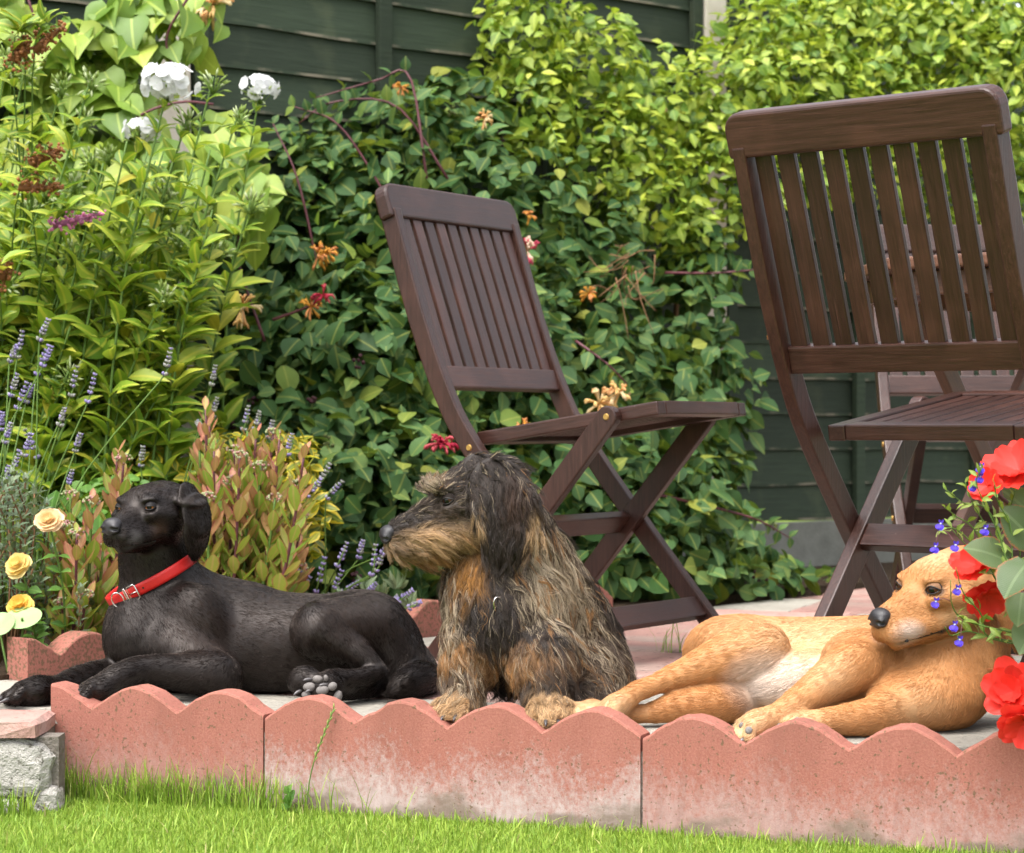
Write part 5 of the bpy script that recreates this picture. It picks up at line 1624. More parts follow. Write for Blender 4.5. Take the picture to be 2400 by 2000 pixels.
M_HONEY = mat_leaf('honeysuckle_leaf', [(0.0, (0.022, 0.062, 0.016)), (0.35, (0.040, 0.100, 0.027)), (0.62, (0.064, 0.138, 0.042)), (0.86, (0.100, 0.185, 0.062)), (0.95, (0.16, 0.23, 0.04)), (1.0, (0.26, 0.26, 0.04))], 0.22, 0.5, 0.2)
M_LIME = mat_leaf('jasmine_leaf', [(0.0, (0.11, 0.19, 0.014)), (0.35, (0.22, 0.32, 0.022)), (0.7, (0.34, 0.43, 0.034)), (1.0, (0.48, 0.52, 0.06))], 0.32, 0.42)
M_LIMEG = mat_leaf('climber_leaf', [(0.0, (0.07, 0.16, 0.025)), (0.4, (0.15, 0.27, 0.03)), (0.8, (0.27, 0.39, 0.045)), (1.0, (0.36, 0.45, 0.06))], 0.30, 0.42)
M_HEART = mat_leaf('heart_leaf', [(0.0, (0.12, 0.22, 0.028)), (0.4, (0.22, 0.34, 0.042)), (0.8, (0.33, 0.43, 0.06)), (1.0, (0.42, 0.48, 0.075))], 0.30, 0.40)
M_PHLOX = mat_leaf('phlox_leaf', [(0.0, (0.10, 0.20, 0.020)), (0.4, (0.19, 0.32, 0.028)), (0.75, (0.29, 0.43, 0.040)), (0.95, (0.40, 0.48, 0.06)), (1.0, (0.55, 0.46, 0.05))], 0.32, 0.42)
M_SEDUM = mat_leaf('sedum_leaf', [(0.0, (0.20, 0.33, 0.04)), (0.5, (0.31, 0.44, 0.06)), (0.82, (0.38, 0.40, 0.08)), (1.0, (0.46, 0.24, 0.12))], 0.25, 0.45, edge=((0.40, 0.09, 0.08), 0.74, 1.05))
M_SEDTIP = mat_leaf('sedum_tip_leaf', [(0.0, (0.40, 0.32, 0.08)), (0.5, (0.46, 0.25, 0.11)), (1.0, (0.46, 0.17, 0.12))], 0.25, 0.45, edge=((0.40, 0.08, 0.09), 0.6, 1.0))
M_EUON = mat_leaf('euonymus_leaf', [(0.0, (0.06, 0.12, 0.01)), (0.5, (0.12, 0.17, 0.015)), (1.0, (0.34, 0.31, 0.012))], 0.22, 0.4, edge=((0.52, 0.40, 0.015), 0.45, 0.7))
M_HEBE = mat_leaf('hebe_leaf', [(0.0, (0.09, 0.14, 0.075)), (0.5, (0.15, 0.205, 0.115)), (1.0, (0.23, 0.28, 0.17))], 0.15, 0.5)
M_GER = mat_leaf('fresh_leaf', [(0.0, (0.06, 0.16, 0.02)), (0.5, (0.11, 0.25, 0.03)), (1.0, (0.17, 0.33, 0.06))], 0.3, 0.45)
M_BEG = mat_leaf('begonia_leaf', [(0.0, (0.045, 0.085, 0.025)), (0.5, (0.075, 0.12, 0.04)), (1.0, (0.11, 0.16, 0.06))], 0.2, 0.4, edge=((0.30, 0.07, 0.02), 0.90, 1.0))
M_LOB = mat_leaf('lobelia_leaf', [(0.0, (0.13, 0.22, 0.03)), (1.0, (0.26, 0.34, 0.06))], 0.3, 0.45)
M_LAV = mat_leaf('lavender_leaf', [(0.0, (0.10, 0.15, 0.07)), (1.0, (0.22, 0.28, 0.15))], 0.15, 0.55)

def petal_fan(mb, c, n, r, k, col, cup=0.3, wid=0.9, jit=0.1, rot=0.0, mid=None):
    """k rounded petals round c facing n"""
    n = nrm(n); x = nrm(np.cross(n, (0.31, 0.2, 0.9))); y = np.cross(n, x)
    for i in range(k):
        t = rot + 2 * math.pi * i / k + rng.normal(0, jit)
        d = math.cos(t) * x + math.sin(t) * y; e = np.cross(n, d)
        rr = r * (1 + rng.normal(0, jit)); hw = rr * math.pi / k * wid
        rows = [(0.05, 0.15, 0.0), (0.4, 0.75, 0.10), (0.78, 1.0, 0.45), (1.0, 0.55, 0.8)]
        V = []
        for q, w, h in rows:
            wv = rng.normal(0, 0.05) * rr
            for s in (-1, 0, 1): V.append(np.asarray(c) + d * rr * q + e * s * hw * w + n * (cup * rr * h + (abs(s) * 0.12 * rr * w) + wv))
        f = []
        for a in range(3):
            b = a * 3; f += [(b, b + 1, b + 4, b + 3), (b + 1, b + 2, b + 5, b + 4)]
        cc = np.clip(np.array(col) * (1 + rng.normal(0, 0.07)), 0, 1)
        mb.add(V, f, tuple(cc) + (1,))

def ball(mb, c, r, col, sub=1):
    bm = bmesh.new(); bmesh.ops.create_icosphere(bm, subdivisions=sub, radius=1.0)
    r = np.broadcast_to(np.asarray(r, float), 3)
    V = [np.asarray(c) + np.array(v.co) * r * (1 + rng.normal(0, 0.08)) for v in bm.verts]; Fs = [tuple(v.index for v in f.verts) for f in bm.faces]
    bm.free(); mb.add(V, Fs, tuple(col) + (1,))

def bud(mb, a, b, r, col):
    a, b = np.asarray(a, float), np.asarray(b, float)
    v, f = tube([a, a + (b - a) * 0.5, b], [r * 0.5, r, r * 0.15], 5); mb.add(v, f, tuple(col) + (1,))

# ---------------------------------------------------------------- honeysuckle on the fence
def honeysuckle():
    pl = Plant('honeysuckle', 'large dark green honeysuckle covering the fence behind the slatted chair', 'climbing shrub', P(1000, 1470, 6.2) * np.array((1, 1, 0)))
    B = [(680, 1180, 5.75, .20, .25, .30), (650, 930, 5.92, .17, .20, .26), (660, 660, 6.05, .18, .18, .24), (700, 450, 6.15, .15, .13, .16), (840, 1200, 5.75, .27, .30, .30), (850, 880, 5.95, .27, .25, .30), (880, 580, 6.15, .27, .22, .27), (930, 350, 6.30, .23, .15, .17),
         (1080, 1220, 5.95, .27, .30, .28), (1090, 850, 6.1, .28, .26, .32), (1120, 520, 6.3, .27, .2, .26), (1060, 270, 6.45, .16, .12, .12), (1330, 1180, 6.15, .27, .28, .30), (1330, 850, 6.3, .26, .24, .28), (1330, 600, 6.5, .24, .2, .2), (1500, 1010, 6.4, .22, .22, .26), (1500, 1260, 6.2, .28, .28, .22),
         (1640, 1340, 6.35, .24, .24, .20), (1620, 1100, 6.55, .16, .16, .16), (1760, 1395, 6.4, .22, .2, .13), (1870, 1440, 6.45, .16, .15, .08), (1600, 760, 6.62, .14, .14, .2), (1660, 930, 6.6, .14, .14, .2), (1640, 620, 6.75, .12, .12, .12)]
    blob_leaves(pl, 'round', M_HONEY, B, 520, 0.050, up=0.55, droop=0.5, shell=0.4)
    blob_leaves(pl, 'oval', M_HONEY, B, 330, 0.054, up=0.45, droop=0.4, shell=0.25)
    blob_leaves(pl, 'small', M_LIMEG, [b for b in B if b[1] < 600], 60, 0.042, up=0.5, droop=0.3, shell=0.2)
    # long arching shoots with paired leaves
    shoots = [[(760, 700, 5.95), (700, 430, 5.95), (640, 290, 6.0)], [(930, 500, 6.0), (800, 300, 6.0), (690, 250, 6.0)], [(1050, 420, 6.1), (930, 250, 6.1), (780, 240, 6.1), (700, 290, 6.1)], [(1000, 420, 6.05), (960, 180, 6.1), (880, 190, 6.1), (740, 230, 6.05)], [(620, 800, 5.7), (560, 620, 5.7), (560, 540, 5.7)], [(1500, 1150, 6.0), (1750, 1210, 6.1), (1850, 1260, 6.15)],
              [(1350, 800, 5.9), (1420, 850, 5.85), (1470, 900, 5.85)], [(640, 750, 5.65), (720, 720, 5.62), (770, 690, 5.6)], [(1560, 640, 6.4), (1680, 640, 6.3), (1790, 630, 6.3)]]
    for sh in shoots:
        pts = curve_pts([P(*q) for q in sh], 14)
        pl.stem(pts, np.linspace(0.0042, 0.0018, 14), MAT_STEM_P)
        for j in range(3, 14, 2):
            t = nrm(pts[min(j + 1, 13)] - pts[j - 1])
            for sg in (-1, 1):
                d = nrm(t * 0.5 + np.cross(t, (0, 1, 0.2)) * sg + rng.normal(0, 0.15, 3))
                pl.leaf('oval', pts[j], d, nrm(np.array((0, -0.5, 0.8)) + rng.normal(0, 0.3, 3)), 0.048 * (1 - 0.03 * j) * rng.uniform(0.8, 1.2), M_HONEY)
    # flower clusters: curved tubes in cream, apricot or crimson
    fl = [(568, 722, 5.55, 'a', .034), (748, 598, 5.80, 'o', .026), (768, 594, 5.8, 'o', .022), (728, 720, 5.58, 'o', .022), (757, 692, 5.56, 'c', .022), (1236, 590, 5.95, 'p', .03), (1036, 1040, 5.45, 'c', .030), (1405, 948, 5.85, 'a', .032), (1452, 922, 5.85, 'a', .034), (1224, 1000, 5.7, 'o', .02), (1135, 278, 6.1, 'a', .02), (500, 12, 5.7, 'a', .038), (940, 205, 6.1, 'o', .018), (1240, 505, 6.0, 'o', .016), (1380, 690, 6.0, 'o', .018), (1815, 790, 6.2, 'o', .014)]
    pal = {'a': [(0.80, 0.55, 0.22), (0.82, 0.66, 0.38), (0.78, 0.44, 0.18)], 'o': [(0.72, 0.36, 0.05), (0.70, 0.30, 0.10)], 'c': [(0.45, 0.015, 0.05), (0.60, 0.10, 0.12)], 'p': [(0.62, 0.08, 0.14), (0.80, 0.60, 0.45)]}
    for x, y, Y, kd, r in fl:
        mb = MB(); c = P(x, y, Y)
        for i in range(13):
            d = nrm(rng.normal(size=3) + np.array((0, -0.6, 0.25))); g = np.array((0, 0, -0.35))
            col = pal[kd][i % len(pal[kd])]
            pts = [c, c + d * r * 0.55, c + d * r + g * r * 0.3, c + nrm(d + g) * r * 1.35]
            v, f = tube(pts, [r * 0.07, r * 0.09, r * 0.15, r * 0.06], 5); mb.add(v, f, tuple(col) + (1,))
            e = pts[2]
            for q in range(2):
                dd = nrm(d + rng.normal(0, 0.5, 3) + g); v, f = tube([e, e + dd * r * 0.3, e + (dd + g) * r * 0.45], [r * 0.11, r * 0.10, r * 0.04], 4); mb.add(v, f, tuple(col) + (1,))
        pl.mesh_part('flower_cluster', mb, MAT_PETAL)
    # berry clusters gone dark
    for i in range(26):
        b = B[rng.integers(len(B))]
        g = nrm(rng.normal(size=3) + np.array((0, -1.6, 0.2))); c = P(b[0], b[1], b[2]) + g * np.array(b[3:6]) * 1.06
        mb = MB()
        for k in range(7): ball(mb, c + rng.normal(0, 0.008, 3), 0.0055, (0.07, 0.025, 0.03) if i % 3 else (0.12, 0.14, 0.04))
        pl.mesh_part('berry_cluster', mb, MAT_PETAL)
    pl.finish(290)
honeysuckle()

# ---------------------------------------------------------------- dry twigs caught in the honeysuckle
def twigs():
    root = empty('dry_twigs', tuple(P(1490, 640, 6.1)))
    tag(root, 'tangle of dry brown twigs hanging under the yellow-green climber', 'twigs')
    for i in range(22):
        c = P(rng.uniform(1430, 1540), rng.uniform(560, 690), 6.1 + rng.uniform(-.08, .08))
        d = nrm(rng.normal(size=3) + np.array((0, 0, -0.5))); L = rng.uniform(0.06, 0.16)
        pts = curve_pts([c, c + d * L * 0.5 + rng.normal(0, 0.012, 3), c + d * L + rng.normal(0, 0.02, 3)], 7)
        mb = MB(); mb.add(*tube(pts - np.array(root.location), np.linspace(0.0018, 0.0007, 7), 5)); mb.build('twig', MAT_TWIG, root)
twigs()

# ---------------------------------------------------------------- yellow-green climber over the fence
def lime_climber():
    pl = Plant('jasmine', 'yellow-green small-leaved climber spilling over the fence, top right', 'climbing shrub', P(1700, 1330, 7.0) * np.array((1, 1, 0)))
    B = [(1230, 80, 6.55, .16, .13, .18), (1260, 250, 6.5, .13, .12, .16), (1380, 170, 6.65, .18, .15, .2), (1440, 350, 6.6, .16, .15, .17), (1530, 480, 6.6, .16, .14, .15), (1560, 280, 6.75, .18, .16, .2), (1680, 430, 6.75, .18, .15, .19), (1720, 250, 6.85, .2, .18, .2),
         (1880, 220, 6.95, .24, .18, .2), (1800, 90, 7.05, .2, .15, .14), (2020, 90, 7.1, .24, .18, .16), (2050, 250, 7.0, .2, .18, .16), (2200, 100, 7.1, .22, .18, .2), (2350, 200, 7.05, .24, .2, .26), (2380, 60, 7.1, .2, .18, .18), (2390, 420, 7.1, .14, .15, .16), (1620, 560, 6.7, .1, .1, .08), (1930, 400, 6.95, .2, .15, .12), (2150, 330, 7.05, .22, .15, .14), (2250, 480, 7.15, .2, .12, .1), (1930, 10, 7.2, .2, .12, .12), (2080, 0, 7.25, .2, .12, .12), (2300, -10, 7.2, .22, .12, .13)]
    blob_leaves(pl, 'small', M_LIME, B, 1150, 0.036, up=0.6, droop=0.2, shell=0.5)
    blob_leaves(pl, 'oval', M_LIMEG, B, 420, 0.040, up=0.4, droop=0.3, shell=0.6)
    for i in range(16):
        b = B[rng.integers(len(B))]; c = P(b[0], b[1], b[2])
        d = nrm(np.array((rng.normal(0, 0.7), -0.5, rng.normal(0.2, 0.7)))); L = max(b[3:6]) * 1.35
        pts = curve_pts([c, c + d * L * 0.6, c + d * L + np.array((0, 0, -0.05))], 9)
        pl.stem(pts, np.linspace(0.003, 0.001, 9), MAT_STEM_G)
        for j in range(4, 9):
            for sg in (-1, 1):
                t = nrm(pts[j] - pts[j - 1])
                pl.leaf('small', pts[j], nrm(t * 0.6 + np.cross(t, (0, 1, 0)) * sg + rng.normal(0, .2, 3)), nrm((0, -0.5, 0.8) + rng.normal(0, .3, 3)), 0.034, M_LIME)
    for px, py in ((1560, 600),):
        pl.stem(curve_pts([P(px, py - 350, 7.0), P(px + 30, py, 6.9), P(px - 20, 1320, 7.0)], 10), 0.008, MAT_STEM_B)
    pl.finish(290)
lime_climber()

# ---------------------------------------------------------------- heart-leaved climber, top left
def heart_climber():
    pl = Plant('heart_leaved_climber', 'climber with big light green heart-shaped leaves round the left fence post', 'climbing plant', P(150, 1430, 5.7) * np.array((1, 1, 0)))
    B = [(40, 200, 5.62, .17, .11, .20), (190, 130, 5.60, .13, .09, .13), (230, 300, 5.62, .16, .10, .15), (60, 430, 5.6, .17, .1, .16), (350, 60, 5.66, .12, .08, .09), (300, 180, 5.66, .09, .07, .08), (440, 60, 5.70, .08, .07, .08), (540, 370, 5.68, .08, .08, .13), (450, 430, 5.6, .1, .09, .15), (250, 480, 5.6, .16, .1, .12), (590, 480, 5.6, .06, .06, .1), (0, 40, 5.66, .1, .09, .13)]
    for (x, y, Y, rx, ry, rz) in B:
        N = int(75 * (rx * rz) / 0.02)
        g = nrm(rng.normal(size=(N, 3))); p = P(x, y, Y) + g * np.array((rx, ry, rz)) * rng.uniform(0.4, 1.05, (N, 1))
        d = nrm(np.array((0, -0.45, -0.9)) + rng.normal(0, 0.42, (N, 3))); n = nrm(np.array((0, -0.75, 0.6)) + rng.normal(0, 0.38, (N, 3)) + g * 0.25)
        pl.leaf('heart', p, d, n, 0.074 * (1 + rng.normal(0, 0.25, N)).clip(0.5, 1.5), M_HEART)
    for a in ([(300, 700, 5.7), (370, 300, 5.68), (340, 60, 5.7), (330, -80, 5.75)], [(260, 330, 5.55), (330, 270, 5.52), (420, 240, 5.52), (500, 245, 5.55)], [(420, 190, 5.6), (390, 90, 5.6), (450, -20, 5.6)], [(60, 500, 5.6), (120, 200, 5.6), (60, -20, 5.6)]):
        pl.stem(curve_pts([P(*q) for q in a], 12), 0.0035, MAT_STEM_P)
    pl.finish(280)
heart_climber()

# ---------------------------------------------------------------- phlox: upright stems with paired leaves
def phlox():
    pl = Plant('phlox', 'tall clump of light green phlox with white flower heads on the left', 'flowering plant', (-1.0, 5.15, 0.01))
    tops = [(395, 195, 'w'), (330, 305, 'w'), (610, 205, 'w'), (500, 180, 'b'), (215, 175, 'b'), (60, 150, 'b'), (15, 130, 'b'), (145, 190, 'b'), (200, 270, 'b'), (255, 350, 'b'), (440, 270, 'b'), (560, 260, 'b'), (110, 430, 'b'), (380, 440, 'b'), (590, 460, 'b'), (470, 490, 'b'), (490, 570, 'b'), (360, 400, 'b'), (290, 740, 'n'), (40, 340, 'b')]
    for i in range(120):
        yy = rng.uniform(330, 960); tops.append((rng.uniform(-150, 520 - max(0, yy - 600) * 0.42), yy, 'n' if i % 3 else 'b'))
    for (x, y, kd) in tops:
        Y = float(rng.uniform(4.95, 5.45)); tip = P(x, y, Y)
        base = np.array((tip[0] - 0.10 - 0.12 * tip[2] * rng.random() , Y + rng.uniform(-.05, .1), 0.01)); 
        if tip[2] < 0.25: continue
        pts = curve_pts([base, base * 0.45 + tip * 0.55 + np.array((-0.03, 0, 0.05)), tip], 18)
        pl.stem(pts, np.linspace(0.0042, 0.0022, 18), MAT_STEM_G)
        L = np.linalg.norm(tip - base); nn = max(4, int(L / 0.042)); rot = rng.uniform(0, 3.14)
        for j in range(2, nn):
            t = j / nn; c = pts[min(17, int(t * 17))]; tg = nrm(pts[min(17, int(t * 17) + 1)] - pts[max(0, int(t * 17) - 1)])
            rot += math.pi / 2 + rng.normal(0, 0.2)
            x_ = nrm(np.cross(tg, (0, 1, 0))); y_ = np.cross(tg, x_)
            sz = (0.105 - 0.055 * max(0, t - 0.55) / 0.45) * rng.uniform(0.75, 1.15)
            for sg in (-1, 1):
                d = nrm(sg * (math.cos(rot) * x_ + math.sin(rot) * y_) + tg * rng.uniform(0.2, 1.05) + rng.normal(0, 0.12, 3))
                pl.leaf('lance', c, d, nrm(tg + np.array((0, -0.35, 0)) + rng.normal(0, 0.28, 3)), sz, M_PHLOX)
        if kd == 'w':
            mb = MB(); r = {395: 0.058, 330: 0.034, 610: 0.042}[x]
            for k in range(30 if x == 395 else 16):
                g = nrm(rng.normal(size=3) + np.array((0, -0.5, 0.55))); c = tip + g * np.array((r, r, r * 0.62)) * rng.uniform(0.75, 1.1)
                petal_fan(mb, c, nrm(g + np.array((0, -0.3, 0))), 0.0155, 5, (0.74, 0.74, 0.75), 0.05, 0.95)
            pl.mesh_part('flower_head', mb, MAT_PETAL)
        if kd in 'wb':
            mb = MB()
            for k in range(26):
                g = nrm(rng.normal(size=3) + np.array((0, -0.2, 0.9))); r = 0.036 if kd == 'b' else 0.042
                a = tip - np.array((0, 0, 0.025)) + g * r * rng.uniform(0.3, 0.9)
                bud(mb, a, a + g * 0.018, 0.0028, (0.30, 0.40, 0.10) if rng.random() < 0.65 else (0.55, 0.62, 0.35))
                v, f = tube([tip - np.array((0, 0, 0.04)), a], 0.0009, 4); mb.add(v, f, (0.18, 0.28, 0.05, 1))
            pl.mesh_part('bud_cluster', mb, MAT_PETAL)
    pl.finish(295)
phlox()

# ---------------------------------------------------------------- spirea: one pink plume, the others gone brown
def spirea():
    pl = Plant('spirea', 'spirea with one pink plume and several faded brown plumes, far left', 'flowering plant', (-1.12, 4.95, 0.01))
    pk = (0.66, 0.24, 0.46); br = (0.40, 0.17, 0.07)
    for (x0, y0, x1, y1, r, col) in ((125, 530, 240, 500, 0.010, pk), (30, 145, 60, 95, 0.014, br), (80, 120, 150, 60, 0.014, br), (70, 385, 145, 350, 0.017, br), (45, 440, 150, 440, 0.012, br), (0, 655, 15, 620, 0.018, br), (60, 100, 40, 130, .012, br)):
        Y = 4.86; a, b = P(x0, y0, Y), P(x1, y1, Y); r *= 1.35
        mb = MB(); mb.add(*tube([a, b], [r * 0.55, r * 0.2], 6), tuple(np.array(col) * 0.7) + (1,)); n = 110
        for i in range(n):
            t = i / n; c = a + (b - a) * t + rng.normal(0, 1, 3) * r * (1 - 0.65 * t) * 0.75
            ball(mb, c, rng.uniform(0.0025, 0.0048), np.clip(np.array(col) * rng.uniform(0.7, 1.35), 0, 1), 1)
        pl.mesh_part('flower_plume', mb, MAT_PETAL)
        st = curve_pts([np.array((-1.12 + rng.normal(0, .08), 5.25, 0.01)), (a + np.array((-1.12, 5.35, 0))) / 2 + np.array((rng.normal(0, .04), 0.05, 0.1)), a, b], 14)
        pl.stem(st, np.linspace(0.0028, 0.0012, 14), MAT_STEM_G)
        for j in range(3, 12):
            for sg in (-1, 1): pl.leaf('lance', st[j], nrm(np.array((sg * 0.8, -0.4, 0.4)) + rng.normal(0, .3, 3)), nrm((0, -0.4, 0.9) + rng.normal(0, .25, 3)), 0.07 * rng.uniform(.7, 1.1), M_PHLOX)
    pl.finish(60)
spirea()

# ---------------------------------------------------------------- lavender
def lav_spike(mb, a, b, r, mix):
    n = 7; ax = nrm(b - a); x = nrm(np.cross(ax, (0, 1, 0.1))); y = np.cross(ax, x)
    for i in range(n):
        t = i / (n - 1)
        if i == 1: continue
        c = a + (b - a) * t
        for k in range(6):
            th = k * 1.047 + i * 0.5; g = math.cos(th) * x + math.sin(th) * y
            rr = r * (1 - 0.35 * t) * rng.uniform(0.8, 1.2)
            col = (0.42, 0.36, 0.62) if rng.random() < mix else (0.42, 0.42, 0.38)
            bud(mb, c + g * rr * 0.3, c + g * rr + ax * rr * 0.9, rr * 0.42, np.array(col) * rng.uniform(0.7, 1.25))
def lavender(label, base, spikes, Yr, tufts):
    pl = Plant('lavender', label, 'lavender', base, 'lavender plants')
    for (x0, y0, x1, y1, m) in spikes:
        Y = float(rng.uniform(*Yr)); a, b = P(x0, y0, Y), P(x1, y1, Y)
        root = np.array(base) + np.array((rng.normal(0, 0.05), rng.normal(0, 0.03), 0.0))
        pl.stem(curve_pts([root, (root + a) / 2 + np.array((0, 0, 0.10 * np.linalg.norm(a - root))), a, b], 12), 0.0016, MAT_STEM_G, sides=5)
        mb = MB(); lav_spike(mb, a, b, 0.0075, m); pl.mesh_part('flower_spike', mb, MAT_PETAL)
    for i in range(tufts):
        p = np.array(base) + np.array((rng.normal(0, 0.12), rng.normal(0, 0.05), 0.02 + abs(rng.normal(0, 0.05))))
        for k in range(7): pl.leaf('lance', p, nrm(rng.normal(0, 0.6, 3) + np.array((0, 0, 1.0))), nrm(rng.normal(size=3)), 0.045, M_LAV)
    pl.finish(80)
lavender('lavender with tall pale purple spikes at the left edge', (-1.02, 4.62, 0.01),
         [(85, 880, 112, 812, .9), (100, 860, 120, 815, .9), (22, 850, 38, 812, .5), (40, 840, 52, 780, .4), (40, 960, 62, 900, .9), (60, 945, 75, 905, .8), (25, 930, 40, 880, .5), (92, 800, 112, 752, .3), (205, 945, 222, 880, .7), (165, 930, 180, 862, .3), (10, 1040, 25, 995, .5), (55, 1070, 72, 1020, .7), (0, 1010, 6, 970, .8), (140, 1000, 150, 960, .2), (175, 1060, 188, 1020, .2), (385, 880, 400, 820, .5), (12, 1140, 20, 1095, .7), (160, 1150, 168, 1105, .4), (90, 1075, 60, 1010, .6), (30, 1110, 45, 1060, .6)], (4.55, 4.8), 14)
lavender('lavender sprawling low behind the black dog, beside the edging', (-0.42, 5.02, 0.02),
         [(650, 1410, 700, 1340, .9), (740, 1390, 760, 1310, .9), (775, 1400, 800, 1340, .8), (790, 1330, 812, 1275, .8), (870, 1350, 880, 1280, .7), (880, 1340, 900, 1290, .6), (850, 1400, 880, 1370, .9), (930, 1410, 965, 1385, .9), (905, 1420, 930, 1400, .7), (800, 1390, 840, 1365, .9), (840, 1310, 850, 1270, .6), (700, 1400, 725, 1355, .9), (765, 1170, 800, 1130, .6), (720, 1165, 750, 1125, .5), (780, 1415, 815, 1390, .9), (640, 1385, 660, 1330, .8), (955, 1425, 985, 1412, .7), (895, 1300, 915, 1270, .8)], (4.75, 5.0), 22)
lavender('few thin lavender stalks with grey buds rising behind the reddish shrub', (-0.72, 5.0, 0.02),
         [(496, 905, 504, 860, .1), (498, 980, 508, 935, .1), (570, 1010, 582, 955, .3), (598, 1010, 608, 968, .2), (628, 1030, 638, 990, .3), (672, 1068, 684, 1020, .4), (330, 1095, 335, 1050, .2), (742, 1140, 772, 1090, .2), (470, 1000, 463, 990, .1)], (4.9, 5.05), 4)

# ---------------------------------------------------------------- reddish stonecrop shrubs
def stonecrop(label, stems, Yr, base, flower):
    pl = Plant('stonecrop', label, 'shrub', base, 'reddish green stonecrop shrubs')
    for (x, y) in stems:
        Y = float(rng.uniform(*Yr)); tip = P(x, y, Y)
        b = np.array((base[0] + (tip[0] - base[0]) * 0.55, Y + 0.03, 0.012)); L = np.linalg.norm(tip - b)
        pts = curve_pts([b, (b + tip) / 2 + np.array(((tip[0] - b[0]) * 0.12, 0, 0)), tip], 12)
        pl.stem(pts, np.linspace(0.0045, 0.0025, 12), MAT_STEM_P if rng.random() < 0.4 else MAT_STEM_G)
        nn = int(L / 0.013); rot = rng.uniform(0, 6)
        for j in range(2, nn + 1):
            t = j / nn; f = t * 11; i0 = min(10, int(f)); c = pts[i0] + (pts[i0 + 1] - pts[i0]) * (f - i0); tg = nrm(pts[i0 + 1] - pts[i0])
            rot += 2.4
            x_ = nrm(np.cross(tg, (0, 1, 0))); y_ = np.cross(tg, x_)
            out = math.cos(rot) * x_ + math.sin(rot) * y_
            up = 0.75 + 0.9 * t
            d = nrm(out + tg * up)
            pl.leaf('spoon', c, d, nrm(tg - out * 0.6), (0.062 - 0.034 * max(0, t - 0.7) / 0.3) * rng.uniform(.8, 1.15), M_SEDUM if t < 0.62 or rng.random() < 0.4 else M_SEDTIP)
        if rng.random() < flower:
            mb = MB()
            for k in range(34):
                g = nrm(rng.normal(size=3) + np.array((0, 0, 0.8))); c = tip + g * np.array((0.016, 0.016, 0.009))
                ball(mb, c, 0.0028, (0.42, 0.46, 0.24) if k % 3 else (0.55, 0.30, 0.28), 1)
            pl.mesh_part('flower_head', mb, MAT_PETAL)
    pl.finish(280)
stonecrop('reddish-edged green stonecrop shrub standing behind the black dog', [(rng.uniform(455, 720), rng.uniform(1040, 1330)) for _ in range(34)] + [(482, 960), (490, 985), (580, 1010), (600, 1015), (640, 1015), (655, 1030), (510, 1030), (560, 1060), (620, 1080), (690, 1160), (705, 1240), (540, 1150), (430, 1280), (700, 1330)], (4.62, 4.92), (-0.60, 4.78, 0.01), 0.35)
stonecrop('small reddish stonecrop at the left of the black dog, beside the yellow roses', [(rng.uniform(130, 260), rng.uniform(1230, 1420)) for _ in range(13)] + [(165, 1160), (215, 1175), (275, 1060), (290, 1075), (180, 1250), (120, 1300), (235, 1280)], (4.42, 4.65), (-0.86, 4.60, 0.01), 0.45)

# ---------------------------------------------------------------- golden variegated euonymus
pl = Plant('euonymus', 'yellow and green variegated euonymus behind the stonecrop', 'shrub', (-0.62, 5.15, 0.01))
blob_leaves(pl, 'small', M_EUON, [(360, 1085, 5.1, .06, .08, .06), (560, 1090, 5.12, .10, .1, .08), (660, 1110, 5.12, .07, .08, .07), (700, 1060, 5.15, .05, .06, .04), (430, 1120, 5.1, .08, .08, .07), (600, 1230, 5.15, .14, .1, .12), (430, 1250, 5.15, .10, .1, .12), (740, 1190, 5.1, .03, .03, .06), (320, 1060, 5.1, .04, .05, .05)], 1500, 0.038, up=0.7, droop=-0.4, shell=0.6)
pl.stem(curve_pts([(-0.62, 5.15, 0), P(560, 1200, 5.15), P(560, 1080, 5.12)], 8), 0.006, MAT_STEM_B)
pl.finish(160)

# ---------------------------------------------------------------- fresh green ground cover under the phlox
pl = Plant('cranesbill', 'fresh green leafy cranesbill showing behind the head of the black dog', 'plant', (-0.93, 4.82, 0.01))
blob_leaves(pl, 'round', M_GER, [(250, 1200, 4.85, .10, .08, .08), (170, 1240, 4.85, .08, .08, .09), (330, 1260, 4.9, .10, .08, .10), (90, 1330, 4.75, .08, .08, .08), (420, 1330, 4.95, .1, .08, .1), (200, 1380, 4.8, .12, .08, .09)], 900, 0.032, up=0.7, droop=0.0, shell=0.7)
pl.finish(120)

